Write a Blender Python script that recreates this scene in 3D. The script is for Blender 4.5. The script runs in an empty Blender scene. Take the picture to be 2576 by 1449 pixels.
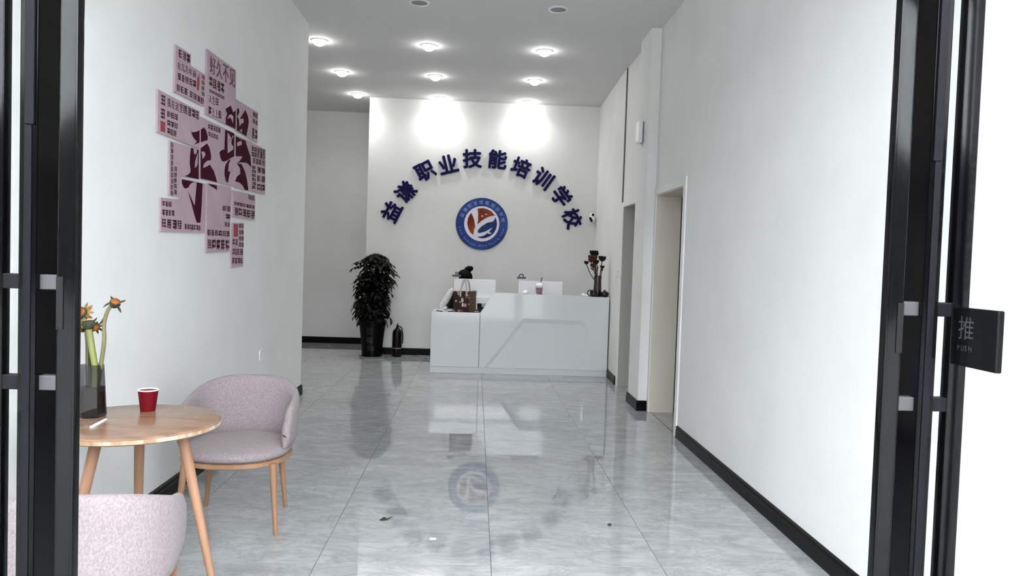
import bpy, bmesh, math, random
import numpy as np
from mathutils import Vector, Matrix

random.seed(7)
SC = bpy.context.scene
COL = SC.collection
PI = math.pi

# ------------------------------------------------------------------ camera
F_PX, CX, CY, HC = 1900.0, 1288.0, 724.5, 1.41
def _axes(vp=(1197, 652), roll=1.9):
    d = np.array([(vp[0]-CX)/F_PX, -(vp[1]-CY)/F_PX, 1.0]); yc = d/np.linalg.norm(d)
    s, c = math.sin(math.radians(roll)), math.cos(math.radians(roll))
    zc = np.array([s, c, -(yc[0]*s+yc[1]*c)/yc[2]]); zc /= np.linalg.norm(zc)
    xc = -np.cross(yc, zc)
    if xc[0] < 0: xc = -xc
    return xc, yc, zc
XA, YA, ZA = _axes()
def on(x, y, X=None, Y=None, Z=None):
    """point of the place seen at a photo pixel, on the plane X=, Y= or Z="""
    c = np.array([(x-CX)/F_PX, -(y-CY)/F_PX, 1.0])
    r = np.array([c@XA, c@YA, c@ZA])
    t = (Z-HC)/r[2] if Z is not None else X/r[0] if X is not None else Y/r[1]
    p = r*t
    return Vector((p[0], p[1], p[2]+HC))
cam_d = bpy.data.cameras.new('camera'); cam = bpy.data.objects.new('camera', cam_d); COL.objects.link(cam)
cam_d.sensor_width = 36; cam_d.lens = F_PX/2576*36; cam_d.clip_start = 0.05; cam_d.clip_end = 200
R = Vector((XA[0], YA[0], ZA[0])); U = Vector((XA[1], YA[1], ZA[1])); Fw = Vector((XA[2], YA[2], ZA[2]))
M = Matrix.Identity(4)
for i in range(3):
    M[i][0], M[i][1], M[i][2] = R[i], U[i], -Fw[i]
M[0][3], M[1][3], M[2][3] = 0, 0, HC
cam.matrix_world = M
SC.camera = cam

# ------------------------------------------------------------------ light
W = bpy.data.worlds.new('overcast_sky'); SC.world = W; W.use_nodes = True
wb = W.node_tree.nodes['Background']; wb.inputs[0].default_value = (0.93, 0.96, 1.0, 1); wb.inputs[1].default_value = 18.5
SC.view_settings.view_transform = 'Standard'; SC.view_settings.look = 'None'
SC.view_settings.gamma = 1.0; SC.view_settings.use_curve_mapping = False
SC.view_settings.exposure = -0.06
SPOT_W = 36.0

# ------------------------------------------------------------------ helpers
def lin(c):
    return tuple(((v/255)/12.92 if v/255 <= 0.04045 else ((v/255+0.055)/1.055)**2.4) for v in c) + (1.0,)
MATS = {}
def mat(name, rgb=(200,200,200), rough=0.6, metal=0.0, spec=0.5, coat=0.0, noise=None, bump=None, emit=None, alpha_glass=None, sheen=0):
    """noise=(scale, rgb2, stretch xyz, detail): colour variation; bump=(scale, strength)"""
    if name in MATS: return MATS[name]
    m = bpy.data.materials.new(name); m.use_nodes = True; MATS[name] = m
    nt = m.node_tree; b = nt.nodes['Principled BSDF']
    b.inputs['Base Color'].default_value = lin(rgb); b.inputs['Roughness'].default_value = rough
    b.inputs['Metallic'].default_value = metal; b.inputs['Specular IOR Level'].default_value = spec
    b.inputs['Coat Weight'].default_value = coat; b.inputs['Coat Roughness'].default_value = 0.04
    if sheen: b.inputs['Sheen Weight'].default_value = sheen
    if noise or bump:
        tc = nt.nodes.new('ShaderNodeTexCoord')
    if noise:
        mp = nt.nodes.new('ShaderNodeMapping'); nt.links.new(tc.outputs['Object'], mp.inputs[0])
        mp.inputs['Scale'].default_value = noise[2] if len(noise) > 2 else (1,1,1)
        n = nt.nodes.new('ShaderNodeTexNoise'); n.inputs['Scale'].default_value = noise[0]
        n.inputs['Detail'].default_value = noise[3] if len(noise) > 3 else 4
        nt.links.new(mp.outputs[0], n.inputs['Vector'])
        r = nt.nodes.new('ShaderNodeValToRGB'); r.color_ramp.elements[0].position = 0.35; r.color_ramp.elements[1].position = 0.65
        r.color_ramp.elements[0].color = lin(rgb); r.color_ramp.elements[1].color = lin(noise[1])
        nt.links.new(n.outputs['Fac'], r.inputs[0]); nt.links.new(r.outputs[0], b.inputs['Base Color'])
    if bump:
        n2 = nt.nodes.new('ShaderNodeTexNoise'); n2.inputs['Scale'].default_value = bump[0]; n2.inputs['Detail'].default_value = 3
        nt.links.new(tc.outputs['Object'], n2.inputs['Vector'])
        bp = nt.nodes.new('ShaderNodeBump'); bp.inputs['Strength'].default_value = bump[1]; bp.inputs['Distance'].default_value = 0.01
        nt.links.new(n2.outputs['Fac'], bp.inputs['Height']); nt.links.new(bp.outputs[0], b.inputs['Normal'])
    if emit:
        b.inputs['Emission Color'].default_value = lin(rgb); b.inputs['Emission Strength'].default_value = emit
    return m
def glass_mat(name, tint, gloss_rough=0.0, ior=1.5, tint_mix=None):
    """thin pane: tinted see-through plus a Fresnel reflection"""
    if name in MATS: return MATS[name]
    m = bpy.data.materials.new(name); m.use_nodes = True; MATS[name] = m
    nt = m.node_tree; nt.nodes.remove(nt.nodes['Principled BSDF']); out = nt.nodes['Material Output']
    t = nt.nodes.new('ShaderNodeBsdfTransparent'); t.inputs[0].default_value = tint
    g = nt.nodes.new('ShaderNodeBsdfGlossy'); g.inputs['Roughness'].default_value = gloss_rough
    lw = nt.nodes.new('ShaderNodeLayerWeight'); lw.inputs[0].default_value = 0.5      # facing term is the same from both sides
    pw = nt.nodes.new('ShaderNodeMath'); pw.operation = 'POWER'; pw.inputs[1].default_value = 5.0; nt.links.new(lw.outputs['Facing'], pw.inputs[0])
    f = nt.nodes.new('ShaderNodeMath'); f.operation = 'MULTIPLY_ADD'; r0 = ((ior-1)/(ior+1))**2
    f.inputs[1].default_value = (1-r0)*0.7; f.inputs[2].default_value = r0; nt.links.new(pw.outputs[0], f.inputs[0])
    x = nt.nodes.new('ShaderNodeMixShader')
    nt.links.new(f.outputs[0], x.inputs[0]); nt.links.new(t.outputs[0], x.inputs[1]); nt.links.new(g.outputs[0], x.inputs[2])
    nt.links.new(x.outputs[0], out.inputs[0])
    return m

class MB:
    """collects shapes into one mesh"""
    def __init__(s): s.v = []; s.f = []
    def add(s, vs, fs):
        o = len(s.v); s.v += [tuple(v) for v in vs]; s.f += [tuple(i+o for i in f) for f in fs]; return s
    def box(s, a, b):
        (x0,y0,z0),(x1,y1,z1) = a, b
        return s.add([(x0,y0,z0),(x1,y0,z0),(x1,y1,z0),(x0,y1,z0),(x0,y0,z1),(x1,y0,z1),(x1,y1,z1),(x0,y1,z1)],
                     [(0,3,2,1),(4,5,6,7),(0,1,5,4),(1,2,6,5),(2,3,7,6),(3,0,4,7)])
    def cbox(s, c, d): return s.box([c[i]-d[i]/2 for i in range(3)], [c[i]+d[i]/2 for i in range(3)])
    def lathe(s, prof, n=32, c=(0,0,0), cap=True):
        vs = []; fs = []
        for r, z in prof:
            for k in range(n):
                a = 2*PI*k/n; vs.append((c[0]+r*math.cos(a), c[1]+r*math.sin(a), c[2]+z))
        for i in range(len(prof)-1):
            for k in range(n):
                fs.append((i*n+k, i*n+(k+1)%n, (i+1)*n+(k+1)%n, (i+1)*n+k))
        if cap:
            if prof[0][0] > 1e-5: fs.append(tuple(range(n-1,-1,-1)))
            if prof[-1][0] > 1e-5: fs.append(tuple((len(prof)-1)*n+k for k in range(n)))
        return s.add(vs, fs)
    def tube(s, pts, rad, n=10, cap=True):
        pts = [Vector(p) for p in pts]
        rad = rad if isinstance(rad, (list,tuple)) else [rad]*len(pts)
        vs = []; fs = []; up = None
        for i, p in enumerate(pts):
            t = (pts[min(i+1,len(pts)-1)]-pts[max(i-1,0)]).normalized()
            if up is None:
                up = Vector((0,0,1)) if abs(t.z) < 0.9 else Vector((1,0,0))
            a = t.cross(up).normalized(); b = a.cross(t).normalized(); up = b
            for k in range(n):
                an = 2*PI*k/n; vs.append(p + rad[i]*(math.cos(an)*a + math.sin(an)*b))
        for i in range(len(pts)-1):
            for k in range(n): fs.append((i*n+k, i*n+(k+1)%n, (i+1)*n+(k+1)%n, (i+1)*n+k))
        if cap: fs += [tuple(range(n-1,-1,-1)), tuple((len(pts)-1)*n+k for k in range(n))]
        return s.add(vs, fs)
    def prism(s, poly, fn, d0, d1):
        """poly of 2-D points, fn(u, v, d) -> 3-D, between depths d0 and d1"""
        n = len(poly)
        vs = [fn(u,v,d0) for u,v in poly] + [fn(u,v,d1) for u,v in poly]
        fs = [tuple(range(n-1,-1,-1)), tuple(range(n,2*n))] + [(i,(i+1)%n,n+(i+1)%n,n+i) for i in range(n)]
        return s.add(vs, fs)
    def ell(s, c, r, nu=16, nv=10):
        vs = []; fs = []
        for i in range(nv+1):
            th = PI*i/nv
            for k in range(nu):
                a = 2*PI*k/nu
                vs.append((c[0]+r[0]*math.sin(th)*math.cos(a), c[1]+r[1]*math.sin(th)*math.sin(a), c[2]-r[2]*math.cos(th)))
        for i in range(nv):
            for k in range(nu): fs.append((i*nu+k, i*nu+(k+1)%nu, (i+1)*nu+(k+1)%nu, (i+1)*nu+k))
        return s.add(vs, fs)
    def mesh(s, name, m=None, bevel=0, seg=2, smooth=False, subsurf=0):
        me = bpy.data.meshes.new(name); me.from_pydata(s.v, [], s.f)
        bm = bmesh.new(); bm.from_mesh(me)
        bmesh.ops.remove_doubles(bm, verts=bm.verts, dist=1e-6)
        bmesh.ops.recalc_face_normals(bm, faces=bm.faces)
        if bevel:
            es = [e for e in bm.edges if len(e.link_faces) == 2 and e.calc_face_angle(0) > 0.5]
            bmesh.ops.bevel(bm, geom=es, offset=bevel, segments=seg, affect='EDGES', profile=0.6, clamp_overlap=True)
        bm.to_mesh(me); bm.free()
        if smooth: smooth_by_angle(me, smooth if not isinstance(smooth, bool) else 40)
        if m: me.materials.append(m)
        return me
    def build(s, name, m=None, parent=None, loc=None, **k):
        return link(name, s.mesh(name, m, **k), parent, loc)
def smooth_by_angle(me, deg):
    bm = bmesh.new(); bm.from_mesh(me)
    for f in bm.faces: f.smooth = True
    for e in bm.edges:
        e.smooth = not (len(e.link_faces) == 2 and e.calc_face_angle(0) > math.radians(deg))
    bm.to_mesh(me); bm.free()
def link(name, data, parent=None, loc=None, rz=0):
    o = bpy.data.objects.new(name, data); COL.objects.link(o)
    if parent: o.parent = parent
    if loc is not None: o.location = loc
    if rz: o.rotation_euler.z = rz
    return o
def tag(o, label=None, cat=None, group=None, kind=None):
    if label: o['label'] = label
    if cat: o['category'] = cat
    if group: o['group'] = group
    if kind: o['kind'] = kind
    return o
def thing(name, label, cat, loc=(0,0,0), rz=0, group=None, kind=None):
    o = bpy.data.objects.new(name, None); COL.objects.link(o); o.empty_display_size = 0.1
    o.location = loc; o.rotation_euler.z = rz
    return tag(o, label, cat, group, kind)
def struct(name, mb, m, parent=None, label=None, **k):
    o = mb.build(name, m, parent, **k)
    if not parent: tag(o, label, kind='structure')
    return o
def copy_tree(o, parent=None):
    c = o.copy(); COL.objects.link(c); c.parent = parent
    for ch in o.children: copy_tree(ch, c)
    return c
def subd(o, lv):
    md = o.modifiers.new('s', 'SUBSURF'); md.levels = lv; md.render_levels = lv
    for p in o.data.polygons: p.use_smooth = True
    return o
def catmull(pts, n=6):
    P = [Vector(p) for p in pts]; P = [P[0]*2-P[1]] + P + [P[-1]*2-P[-2]]; out = []
    for i in range(1, len(P)-2):
        for k in range(n):
            t = k/n
            out.append(0.5*((2*P[i]) + (P[i+1]-P[i-1])*t + (2*P[i-1]-5*P[i]+4*P[i+1]-P[i+2])*t*t + (3*P[i]-P[i-1]-3*P[i+1]+P[i+2])*t**3))
    out.append(P[-2]); return out
_txt = {}
def glyph(ch, bold=0.0, extrude=0.0, res=3):
    """verts (x right, y up, z depth) and faces of one written character, roughly in a 1 x 1 box"""
    key = (ch, bold, extrude)
    if key in _txt: return _txt[key]
    c = bpy.data.curves.new('glyph', 'FONT'); c.body = ch; c.extrude = extrude; c.resolution_u = res
    o = bpy.data.objects.new('glyph', c); COL.objects.link(o)
    dg = bpy.context.evaluated_depsgraph_get()
    me = bpy.data.meshes.new_from_object(o.evaluated_get(dg))
    r = ([tuple(v.co) for v in me.vertices], [tuple(p.vertices) for p in me.polygons])
    bpy.data.objects.remove(o); bpy.data.curves.remove(c); bpy.data.meshes.remove(me)
    _txt[key] = r
    return r

# ------------------------------------------------------------------ materials
def wall_mat():
    m = mat('wall_paint', (226,226,225), 0.75, spec=0.3, noise=(2.2, (221,221,219), (1,1,1), 5), bump=(160, 0.06)); return m
M_WALL = wall_mat()
M_CEIL = mat('ceiling_paint', (212,212,211), 0.85, spec=0.2)
M_BASE = mat('black_skirting', (5,5,6), 0.35, spec=0.1, noise=(6, (8,8,9)))
M_BLK = mat('black_anodised_metal', (3,3,4), 0.13, metal=0.0, spec=0.10)
M_BLK2 = mat('blue_black_metal', (12,13,19), 0.4, spec=0.12)
M_ALU = mat('satin_grey_metal', (118,118,120), 0.5, metal=0.0, spec=0.3)
M_GLASS = glass_mat('door_glass', (0.96,0.97,0.97,1), ior=1.25)
M_DESK = mat('white_gloss_lacquer', (213,216,218), 0.05, spec=0.42)
M_FABRIC = mat('mauve_grey_fabric', (127,117,119), 0.95, spec=0.1, noise=(190, (147,137,139), (1,1,0.6), 7), bump=(420, 0.3), sheen=0.1)
M_WOOD = mat('beech_wood', (156,120,96), 0.45, spec=0.3, noise=(14, (138,104,80), (1,1,0.12), 6))
M_PINK = mat('dusty_pink_board', (176,154,163), 0.7, spec=0.2, noise=(5, (170,148,157)))
M_PRINT = mat('faded_maroon_print', (100,72,80), 0.8, spec=0.1)
M_INK = mat('dark_maroon_ink', (58,12,30), 0.8, spec=0.05)
M_RED_INK = mat('red_print', (140,40,60), 0.6)
M_NAVY = mat('navy_acrylic', (11,9,66), 0.5, spec=0.12)
M_WHITE = mat('white_plastic', (232,233,235), 0.35)
M_BLACK = mat('matt_black_plastic', (5,5,6), 0.6, spec=0.25)

def floor_mat():
    m = bpy.data.materials.new('polished_grey_tile'); m.use_nodes = True
    nt = m.node_tree; b = nt.nodes['Principled BSDF']; L = nt.links
    tc = nt.nodes.new('ShaderNodeTexCoord'); oi = nt.nodes.new('ShaderNodeObjectInfo'); geo = nt.nodes.new('ShaderNodeNewGeometry')
    sc = nt.nodes.new('ShaderNodeVectorMath'); sc.operation = 'SCALE'; sc.inputs[3].default_value = 9.0
    cb = nt.nodes.new('ShaderNodeCombineXYZ'); L.new(oi.outputs['Random'], cb.inputs[0]); L.new(oi.outputs['Random'], cb.inputs[1])
    L.new(cb.outputs[0], sc.inputs[0])
    ad = nt.nodes.new('ShaderNodeVectorMath'); L.new(geo.outputs['Position'], ad.inputs[0]); L.new(sc.outputs[0], ad.inputs[1])
    mp = nt.nodes.new('ShaderNodeMapping'); mp.vector_type = 'POINT'; mp.inputs['Rotation'].default_value = (0,0,0.95); mp.inputs['Scale'].default_value = (1.0,2.2,1.0)
    L.new(ad.outputs[0], mp.inputs[0])
    n1 = nt.nodes.new('ShaderNodeTexNoise'); n1.inputs['Scale'].default_value = 3.2; n1.inputs['Detail'].default_value = 9; n1.inputs['Roughness'].default_value = 0.62; n1.inputs['Distortion'].default_value = 1.1
    L.new(mp.outputs[0], n1.inputs['Vector'])
    r1 = nt.nodes.new('ShaderNodeValToRGB'); e = r1.color_ramp.elements
    e[0].position = 0.34; e[0].color = lin((148,150,152)); e[1].position = 0.66; e[1].color = lin((172,174,176))
    L.new(n1.outputs['Fac'], r1.inputs[0])
    n2 = nt.nodes.new('ShaderNodeTexNoise'); n2.inputs['Scale'].default_value = 2.0; n2.inputs['Detail'].default_value = 10; n2.inputs['Roughness'].default_value = 0.7; n2.inputs['Distortion'].default_value = 2.5
    L.new(mp.outputs[0], n2.inputs['Vector'])
    r2 = nt.nodes.new('ShaderNodeValToRGB'); e = r2.color_ramp.elements
    e[0].position = 0.455; e[0].color = (0,0,0,1); e[1].position = 0.545; e[1].color = (0,0,0,1)
    mid = r2.color_ramp.elements.new(0.5); mid.color = (0.4,0.4,0.4,1)
    L.new(n2.outputs['Fac'], r2.inputs[0])
    mx = nt.nodes.new('ShaderNodeMix'); mx.data_type = 'RGBA'; mx.inputs[7].default_value = lin((118,120,123))
    L.new(r2.outputs[0], mx.inputs[0]); L.new(r1.outputs[0], mx.inputs[6]); L.new(mx.outputs[2], b.inputs['Base Color'])
    b.inputs['Roughness'].default_value = 0.02; b.inputs['IOR'].default_value = 1.72
    return m
M_TILE = floor_mat()
M_GROUT = mat('dark_grout', (78,79,80), 0.9)

# ------------------------------------------------------------------ room shell
XL, XR, YB, YF, ZC, Y0 = -1.71, 1.70, 10.917, 12.11, 3.66, 0.72
YLE = 7.61                                 # end of the left wall
XBL = -1.575                               # left end of the sign wall
floor = struct('floor', MB().box((-4.3,Y0-0.05,-0.15), (3.4,12.3,-0.0009)), M_GROUT, label='polished grey stone-look tile floor of the lobby')
TS, GAP, TX, TY = 0.8, 0.0028, 0.114, 7.44
def tile_mesh(w, d):
    b = 0.0006
    mb = MB(); x, y = w/2, d/2
    mb.add([(-x,-y,-0.012),(x,-y,-0.012),(x,y,-0.012),(-x,y,-0.012),(-x,-y,-b),(x,-y,-b),(x,y,-b),(-x,y,-b),(-x+b,-y+b,0),(x-b,-y+b,0),(x-b,y-b,0),(-x+b,y-b,0)],
           [(0,1,5,4),(1,2,6,5),(2,3,7,6),(3,0,4,7),(4,5,9,8),(5,6,10,9),(6,7,11,10),(7,4,8,11),(8,9,10,11)])
    return mb.mesh('floor_tile', M_TILE)
_tiles = {}
def lay(x0, x1, y0, y1):
    ix = range(math.floor((x0-TX)/TS), math.ceil((x1-TX)/TS)); iy = range(math.floor((y0-TY)/TS), math.ceil((y1-TY)/TS))
    for i in ix:
        for j in iy:
            a0, a1 = max(TX+i*TS, x0)+GAP/2, min(TX+(i+1)*TS, x1)-GAP/2
            b0, b1 = max(TY+j*TS, y0)+GAP/2, min(TY+(j+1)*TS, y1)-GAP/2
            if a1-a0 < 0.02 or b1-b0 < 0.02: continue
            k = (round(a1-a0,4), round(b1-b0,4))
            if k not in _tiles: _tiles[k] = tile_mesh(*k)
            link('floor_tile', _tiles[k], floor, ((a0+a1)/2, (b0+b1)/2, 0))
lay(XL, XR+0.02, Y0, YLE)
lay(-3.3, XR+0.02, YLE, 10.93)
lay(-3.3, XBL, 10.93, YF)
lay(XR+0.02, 2.5, 6.17, 8.65)

struct('ceiling', MB().box((-4.3,Y0-0.1,ZC), (3.4,12.3,ZC+0.15)), M_CEIL, label='pale grey flat ceiling with recessed spotlights')
struct('wall_left', MB().box((XL-0.14,Y0,0), (XL,YLE,ZC)), M_WALL, label='long white left wall carrying the pink boards')
struct('wall_back', MB().box((XBL,YB,0), (2.2,12.2,ZC)), M_WALL, label='white end wall carrying the arched navy lettering')
struct('wall_far', MB().box((-3.4,YF,0), (XBL-0.001,12.26,ZC)), M_WALL, label='white wall at the end of the side passage')
struct('wall_passage', MB().box((-3.44,YLE-0.14,0), (-3.3,YF,ZC)).box((-3.3,YLE-0.14,0), (XL-0.141,YLE,ZC)), M_WALL)
# right side: near wall, doorway, pillar, doorway, rear wall
D2N, D2F = 6.17, 7.13
D1N, D1F = 7.66, 8.62
struct('wall_right', MB().box((XR,Y0,0), (XR+0.23,D2N,ZC)).box((XR,D2N,2.075), (XR+0.23,D2F,ZC)), M_WALL, label='bright white near right wall with black skirting')
struct('wall_right_pillar', MB().box((1.605,7.19,0), (1.93,D1N,ZC)).box((XR,D2F,0),(1.93,7.19,ZC)), M_WALL, label='white pillar between the two doorways')
struct('wall_right_middle', MB().box((1.682,D1N,2.065), (1.93,D1F+0.08,ZC)).box((1.682,D1F,0), (1.93,D1F+0.08,2.065)), M_WALL, label='white wall above the rear doorway')
struct('wall_right_rear', MB().prism([(1.668,D1F+0.08),(1.724,YB),(1.93,YB),(1.93,D1F+0.08)], lambda u,v,d: (u,v,d), 0, ZC), M_WALL, label='white rear right wall beside the reception desk')
# small rooms behind the doorways
struct('wall_side_room', MB().box((3.0,5.4,0),(3.12,9.6,ZC)).box((1.93,5.3,0),(3.0,5.4,ZC)).box((1.93,9.5,0),(3.0,9.6,ZC)).box((1.93,7.42,0),(3.0,7.52,ZC)), M_WALL)

def skirting(name, pts, h=0.098, t=0.016):
    """moulded black skirting run along pts (left side of the run faces the room)"""
    prof = [(0,0),(t,0),(t,h*0.66),(t*0.72,h*0.70),(t*0.72,h*0.76),(t*0.92,h*0.80),(t*0.80,h*0.93),(t*0.3,h),(0,h)]
    P = [Vector((p[0],p[1],0)) for p in pts]; offs = []
    for i, p in enumerate(P):
        d0 = (P[i]-P[i-1]).normalized() if i > 0 else None
        d1 = (P[i+1]-P[i]).normalized() if i < len(P)-1 else None
        d0 = d0 or d1; d1 = d1 or d0
        n0 = Vector((-d0.y,d0.x,0)); n1 = Vector((-d1.y,d1.x,0))
        m = (n0+n1); m = m/(m.dot(n0)) if m.length > 1e-6 else n0
        offs.append(m)
    vs = []; n = len(prof)
    for p, m in zip(P, offs):
        for d, z in prof: vs.append(p+m*d+Vector((0,0,z)))
    fs = [tuple(range(n-1,-1,-1)), tuple((len(P)-1)*n+k for k in range(n))]
    for i in range(len(P)-1):
        for k in range(n): fs.append((i*n+k, i*n+(k+1)%n, (i+1)*n+(k+1)%n, (i+1)*n+k))
    o = MB().add(vs, fs).build(name, M_BASE); return tag(o, None, kind='structure')
skirting('baseboard_right', [(XR,Y0+0.2),(XR,D2N-0.075)])
skirting('baseboard_pillar', [(1.692,7.19),(1.605,7.19),(1.605,D1N),(1.66,D1N)])
skirting('baseboard_right_rear', [(1.668,D1F+0.08),(1.724,YB)])
tag(MB().box((1.666,D1F+0.074,2.12),(1.682,D1F+0.0798,ZC)).build('dark_strip', mat('grey_strip', (96,96,96), 0.9)), 'thin dark vertical strip on the step of the rear right wall', kind='structure')  # plain dark grey strip covering the small step between two wall planes
skirting('baseboard_back', [(1.724,YB),(XBL,YB)])
skirting('baseboard_far', [(XBL,YB),(XBL,YF),(-3.3,YF)])
skirting('baseboard_left', [(XL-0.14,YLE),(XL,YLE),(XL,Y0+0.2)])

# near doorway on the right: liner, casing, leaf standing open
M_LINER = mat('cream_door_liner', (205,199,186), 0.55, noise=(3,(199,192,178),(1,1,0.2)))
M_LEAFG = mat('grey_door_leaf', (176,176,174), 0.5)
d2 = tag(MB().box((XR-0.002,D2F-0.012,0), (XR+0.235,D2F,2.075)).build('door_3', M_LINER), 'cream-lined open doorway in the right wall nearest the entrance', kind='structure')
MB().box((XR-0.002,D2N,2.063), (XR+0.235,D2F-0.012,2.075)).build('door_head', M_LINER, d2)
MB().box((XR-0.002,D2N,0), (XR+0.235,D2N+0.012,2.063)).build('door_jamb', M_LINER, d2)
MB().box((XR+0.245,D2F-0.045,0.008), (XR+1.08,D2F-0.005,2.05)).build('door_leaf', M_LEAFG, d2, bevel=0.002)
MB().box((XR+0.2355,D2F-0.002,0), (XR+0.2445,D2F+0.02,2.06)).build('hinge_gap', M_BLACK, d2)
for nm, a, b in (('casing', (XR-0.014,D2N-0.07,0), (XR,D2N+0.004,2.145)), ('casing', (XR-0.012,D2N+0.004,2.075), (XR,D2F+0.05,2.145)), ('casing', (XR-0.010,D2F-0.004,0), (XR,D2F+0.056,2.075))):
    MB().box(a,b).build(nm, M_WALL, d2, bevel=0.003)
M_LIN2 = mat('grey_door_liner', (176,175,169), 0.6, noise=(3,(168,167,160),(1,1,0.2)))
d1 = tag(MB().box((1.676,D1F-0.012,0), (1.935,D1F,2.065)).build('door_4', M_LIN2), 'grey-lined doorway in the right wall beside the reception desk', kind='structure')
MB().box((1.676,D1N,2.053), (1.935,D1F-0.012,2.065)).build('door_head', M_LIN2, d1)
MB().box((1.945,D1F-0.05,0.008), (2.75,D1F-0.01,2.045)).build('door_leaf', M_LIN2, d1, bevel=0.002)
MB().box((1.668,D1F-0.002,0), (1.682,D1F+0.079,2.12)).build('casing', M_WALL, d1, bevel=0.003)
MB().box((1.668,D1N,2.062), (1.682,D1F-0.002,2.12)).build('casing', M_WALL, d1, bevel=0.003)

# ------------------------------------------------------------------ storefront behind the open leaves, pavement outside
ZT = 3.4
sf = tag(MB().box((-1.9,Y0-0.12,ZT), (1.95,Y0,ZC+0.1)).build('wall_front', M_WALL), 'white lintel over the glazed entrance', kind='structure')
fr = tag(MB().box((-1.71,Y0-0.09,ZT-0.06),(1.70,Y0-0.03,ZT)).box((-1.71,Y0-0.09,2.42),(1.70,Y0-0.03,2.48)).box((-1.71,Y0-0.09,0),(-1.65,Y0-0.03,2.42)).box((1.64,Y0-0.09,0),(1.70,Y0-0.03,2.42))
   .box((-1.01,Y0-0.09,0),(-0.95,Y0-0.03,2.42)).box((1.025,Y0-0.09,0),(1.085,Y0-0.03,2.42)).build('trim_1', M_BLK, bevel=0.003), 'black metal frame of the glazed shopfront', kind='structure')
for k, (a, b) in enumerate((((-1.65,Y0-0.064,0.03),(-1.01,Y0-0.056,2.42)), ((1.085,Y0-0.064,0.03),(1.64,Y0-0.056,2.42)), ((-1.65,Y0-0.064,2.48),(1.64,Y0-0.056,ZT-0.06)))):
    tag(MB().box(a,b).build('window_%d' % (k+1), M_GLASS), kind='structure')
M_PAVE = mat('pavement', (150,150,148), 0.85, noise=(1.5,(138,138,136)))
tag(MB().box((-30,-30,-0.2),(30,Y0-0.02,-0.02)).build('ground', M_PAVE), 'grey pavement outside the entrance', kind='structure')

bo = tag(MB().box((-30,-24,0),(30,-22,3.2)).box((-30,-24.5,3.2),(30,-22.4,6.6)).build('building_opposite', mat('dull_facade', (84,84,83), 0.85, noise=(0.6,(70,70,70)))), 'dull grey building across the street', kind='structure')
for k in range(14):
    MB().box((-27.5+k*4,-22.02,0.3),(-25+k*4,-21.97,2.6)).build('shop_window', mat('dark_window', (30,32,36), 0.15), bo)
    MB().box((-27.2+k*4,-22.42,4.0),(-25.4+k*4,-22.36,5.8)).build('upper_window', mat('dark_window', (30,32,36), 0.15), bo)

# open glass leaves: stile seen end on, long pull handles on both faces
YS = 1.60
def leaf(name, xc, side, label):
    """side=+1: right leaf. local X points outward from the room's axis"""
    t = thing(name, label, None, (xc,0,0), kind='structure')
    def bx(a, b):                                                      # mirror helper
        xs = sorted((a[0]*side, b[0]*side)); return (xs[0],a[1],a[2]), (xs[1],b[1],b[2])
    h = 0.018
    st = MB().box(*bx((-h,YS,0.008),(h,YS+0.092,2.40))).build('stile', M_BLK, t, bevel=0.0025)
    MB().box(*bx((-0.0075,YS-0.0025,0.02),(0.0075,YS+0.001,1.655))).build('edge_strip', M_BLK2, st, bevel=0.001)
    MB().box(*bx((-0.013,YS-0.0055,1.655),(0.006,YS+0.001,2.39))).build('edge_strip', M_BLK2, st, bevel=0.001)
    MB().box(*bx((-h,Y0+0.02,0.008),(h,Y0+0.09,2.40))).build('stile', M_BLK, t, bevel=0.0025)
    MB().box(*bx((-h,Y0+0.09,0.008),(h,YS,0.10))).build('bottom_rail', M_BLK, t, bevel=0.0025)
    MB().box(*bx((-h,Y0+0.09,2.32),(h,YS,2.40))).build('top_rail', M_BLK, t, bevel=0.0025)
    MB().box(*bx((-0.004,Y0+0.09,0.10),(0.004,YS,2.32))).build('glass_pane', M_GLASS, t)
    za, zb = 1.333, 1.122
    for sgn, off in ((-1, 0.071), (1, 0.076)):
        x = sgn*off; hw = 0.020
        hd = MB().box(*bx((x-hw,YS+0.012,0.25),(x+hw,YS+0.040,2.25))).build('pull_handle', mat('glossy_black_handle', (3,3,4), 0.1, spec=0.2), t, bevel=0.006 if sgn < 0 else 0.004, seg=4, smooth=30)
        for z in (za, zb):
            xa, xb = sorted((x-sgn*(hw-0.002), sgn*(h-0.001)))
            MB().box(*bx((xa,YS+0.014,z-0.0155),(xb,YS+0.036,z+0.0155))).build('standoff', mat('standoff_grey', (60,60,62), 0.45, spec=0.3) if sgn < 0 else M_BLK2, hd, bevel=0.002)
        if sgn < 0:
            MB().box(*bx((x+0.004,YS+0.0095,1.235),(x+hw-0.002,YS+0.013,1.345))).build('lock_cover', M_BLACK, hd, bevel=0.001)
        elif side > 0:
            pm = bpy.data.materials.get('black_push_plate') or mat('black_push_plate', (4,4,5), 0.25, spec=0.12)
            pl = MB().box((x-0.006,YS-0.118,1.212),(x+0.008,YS+0.013,1.340)).build('push_plate', pm, hd, bevel=0.004, seg=3)
            pl['label'] = 'black plate reading push in Chinese and English'
            wm = MB(); xs = x-0.0064
            def put(ch, y, z, s, bold=0.0):
                v, f = glyph(ch, bold); wm.add([(xs, y-p[0]*s, z+p[1]*s) for p in v], f)
            put('推', YS+0.008, 1.275, 0.055)
            for k, ch in enumerate('PUSH'): put(ch, YS+0.008-k*0.0125, 1.246, 0.017)
            wm.build('lettering', mat('worn_grey_engraving', (58,58,62), 0.3), hd)
    return t
leaf('door_1', 0.994, 1, 'open black-framed glass entrance door on the right with push plate')
leaf('door_2', -0.921, -1, 'open black-framed glass entrance door on the left')

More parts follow.
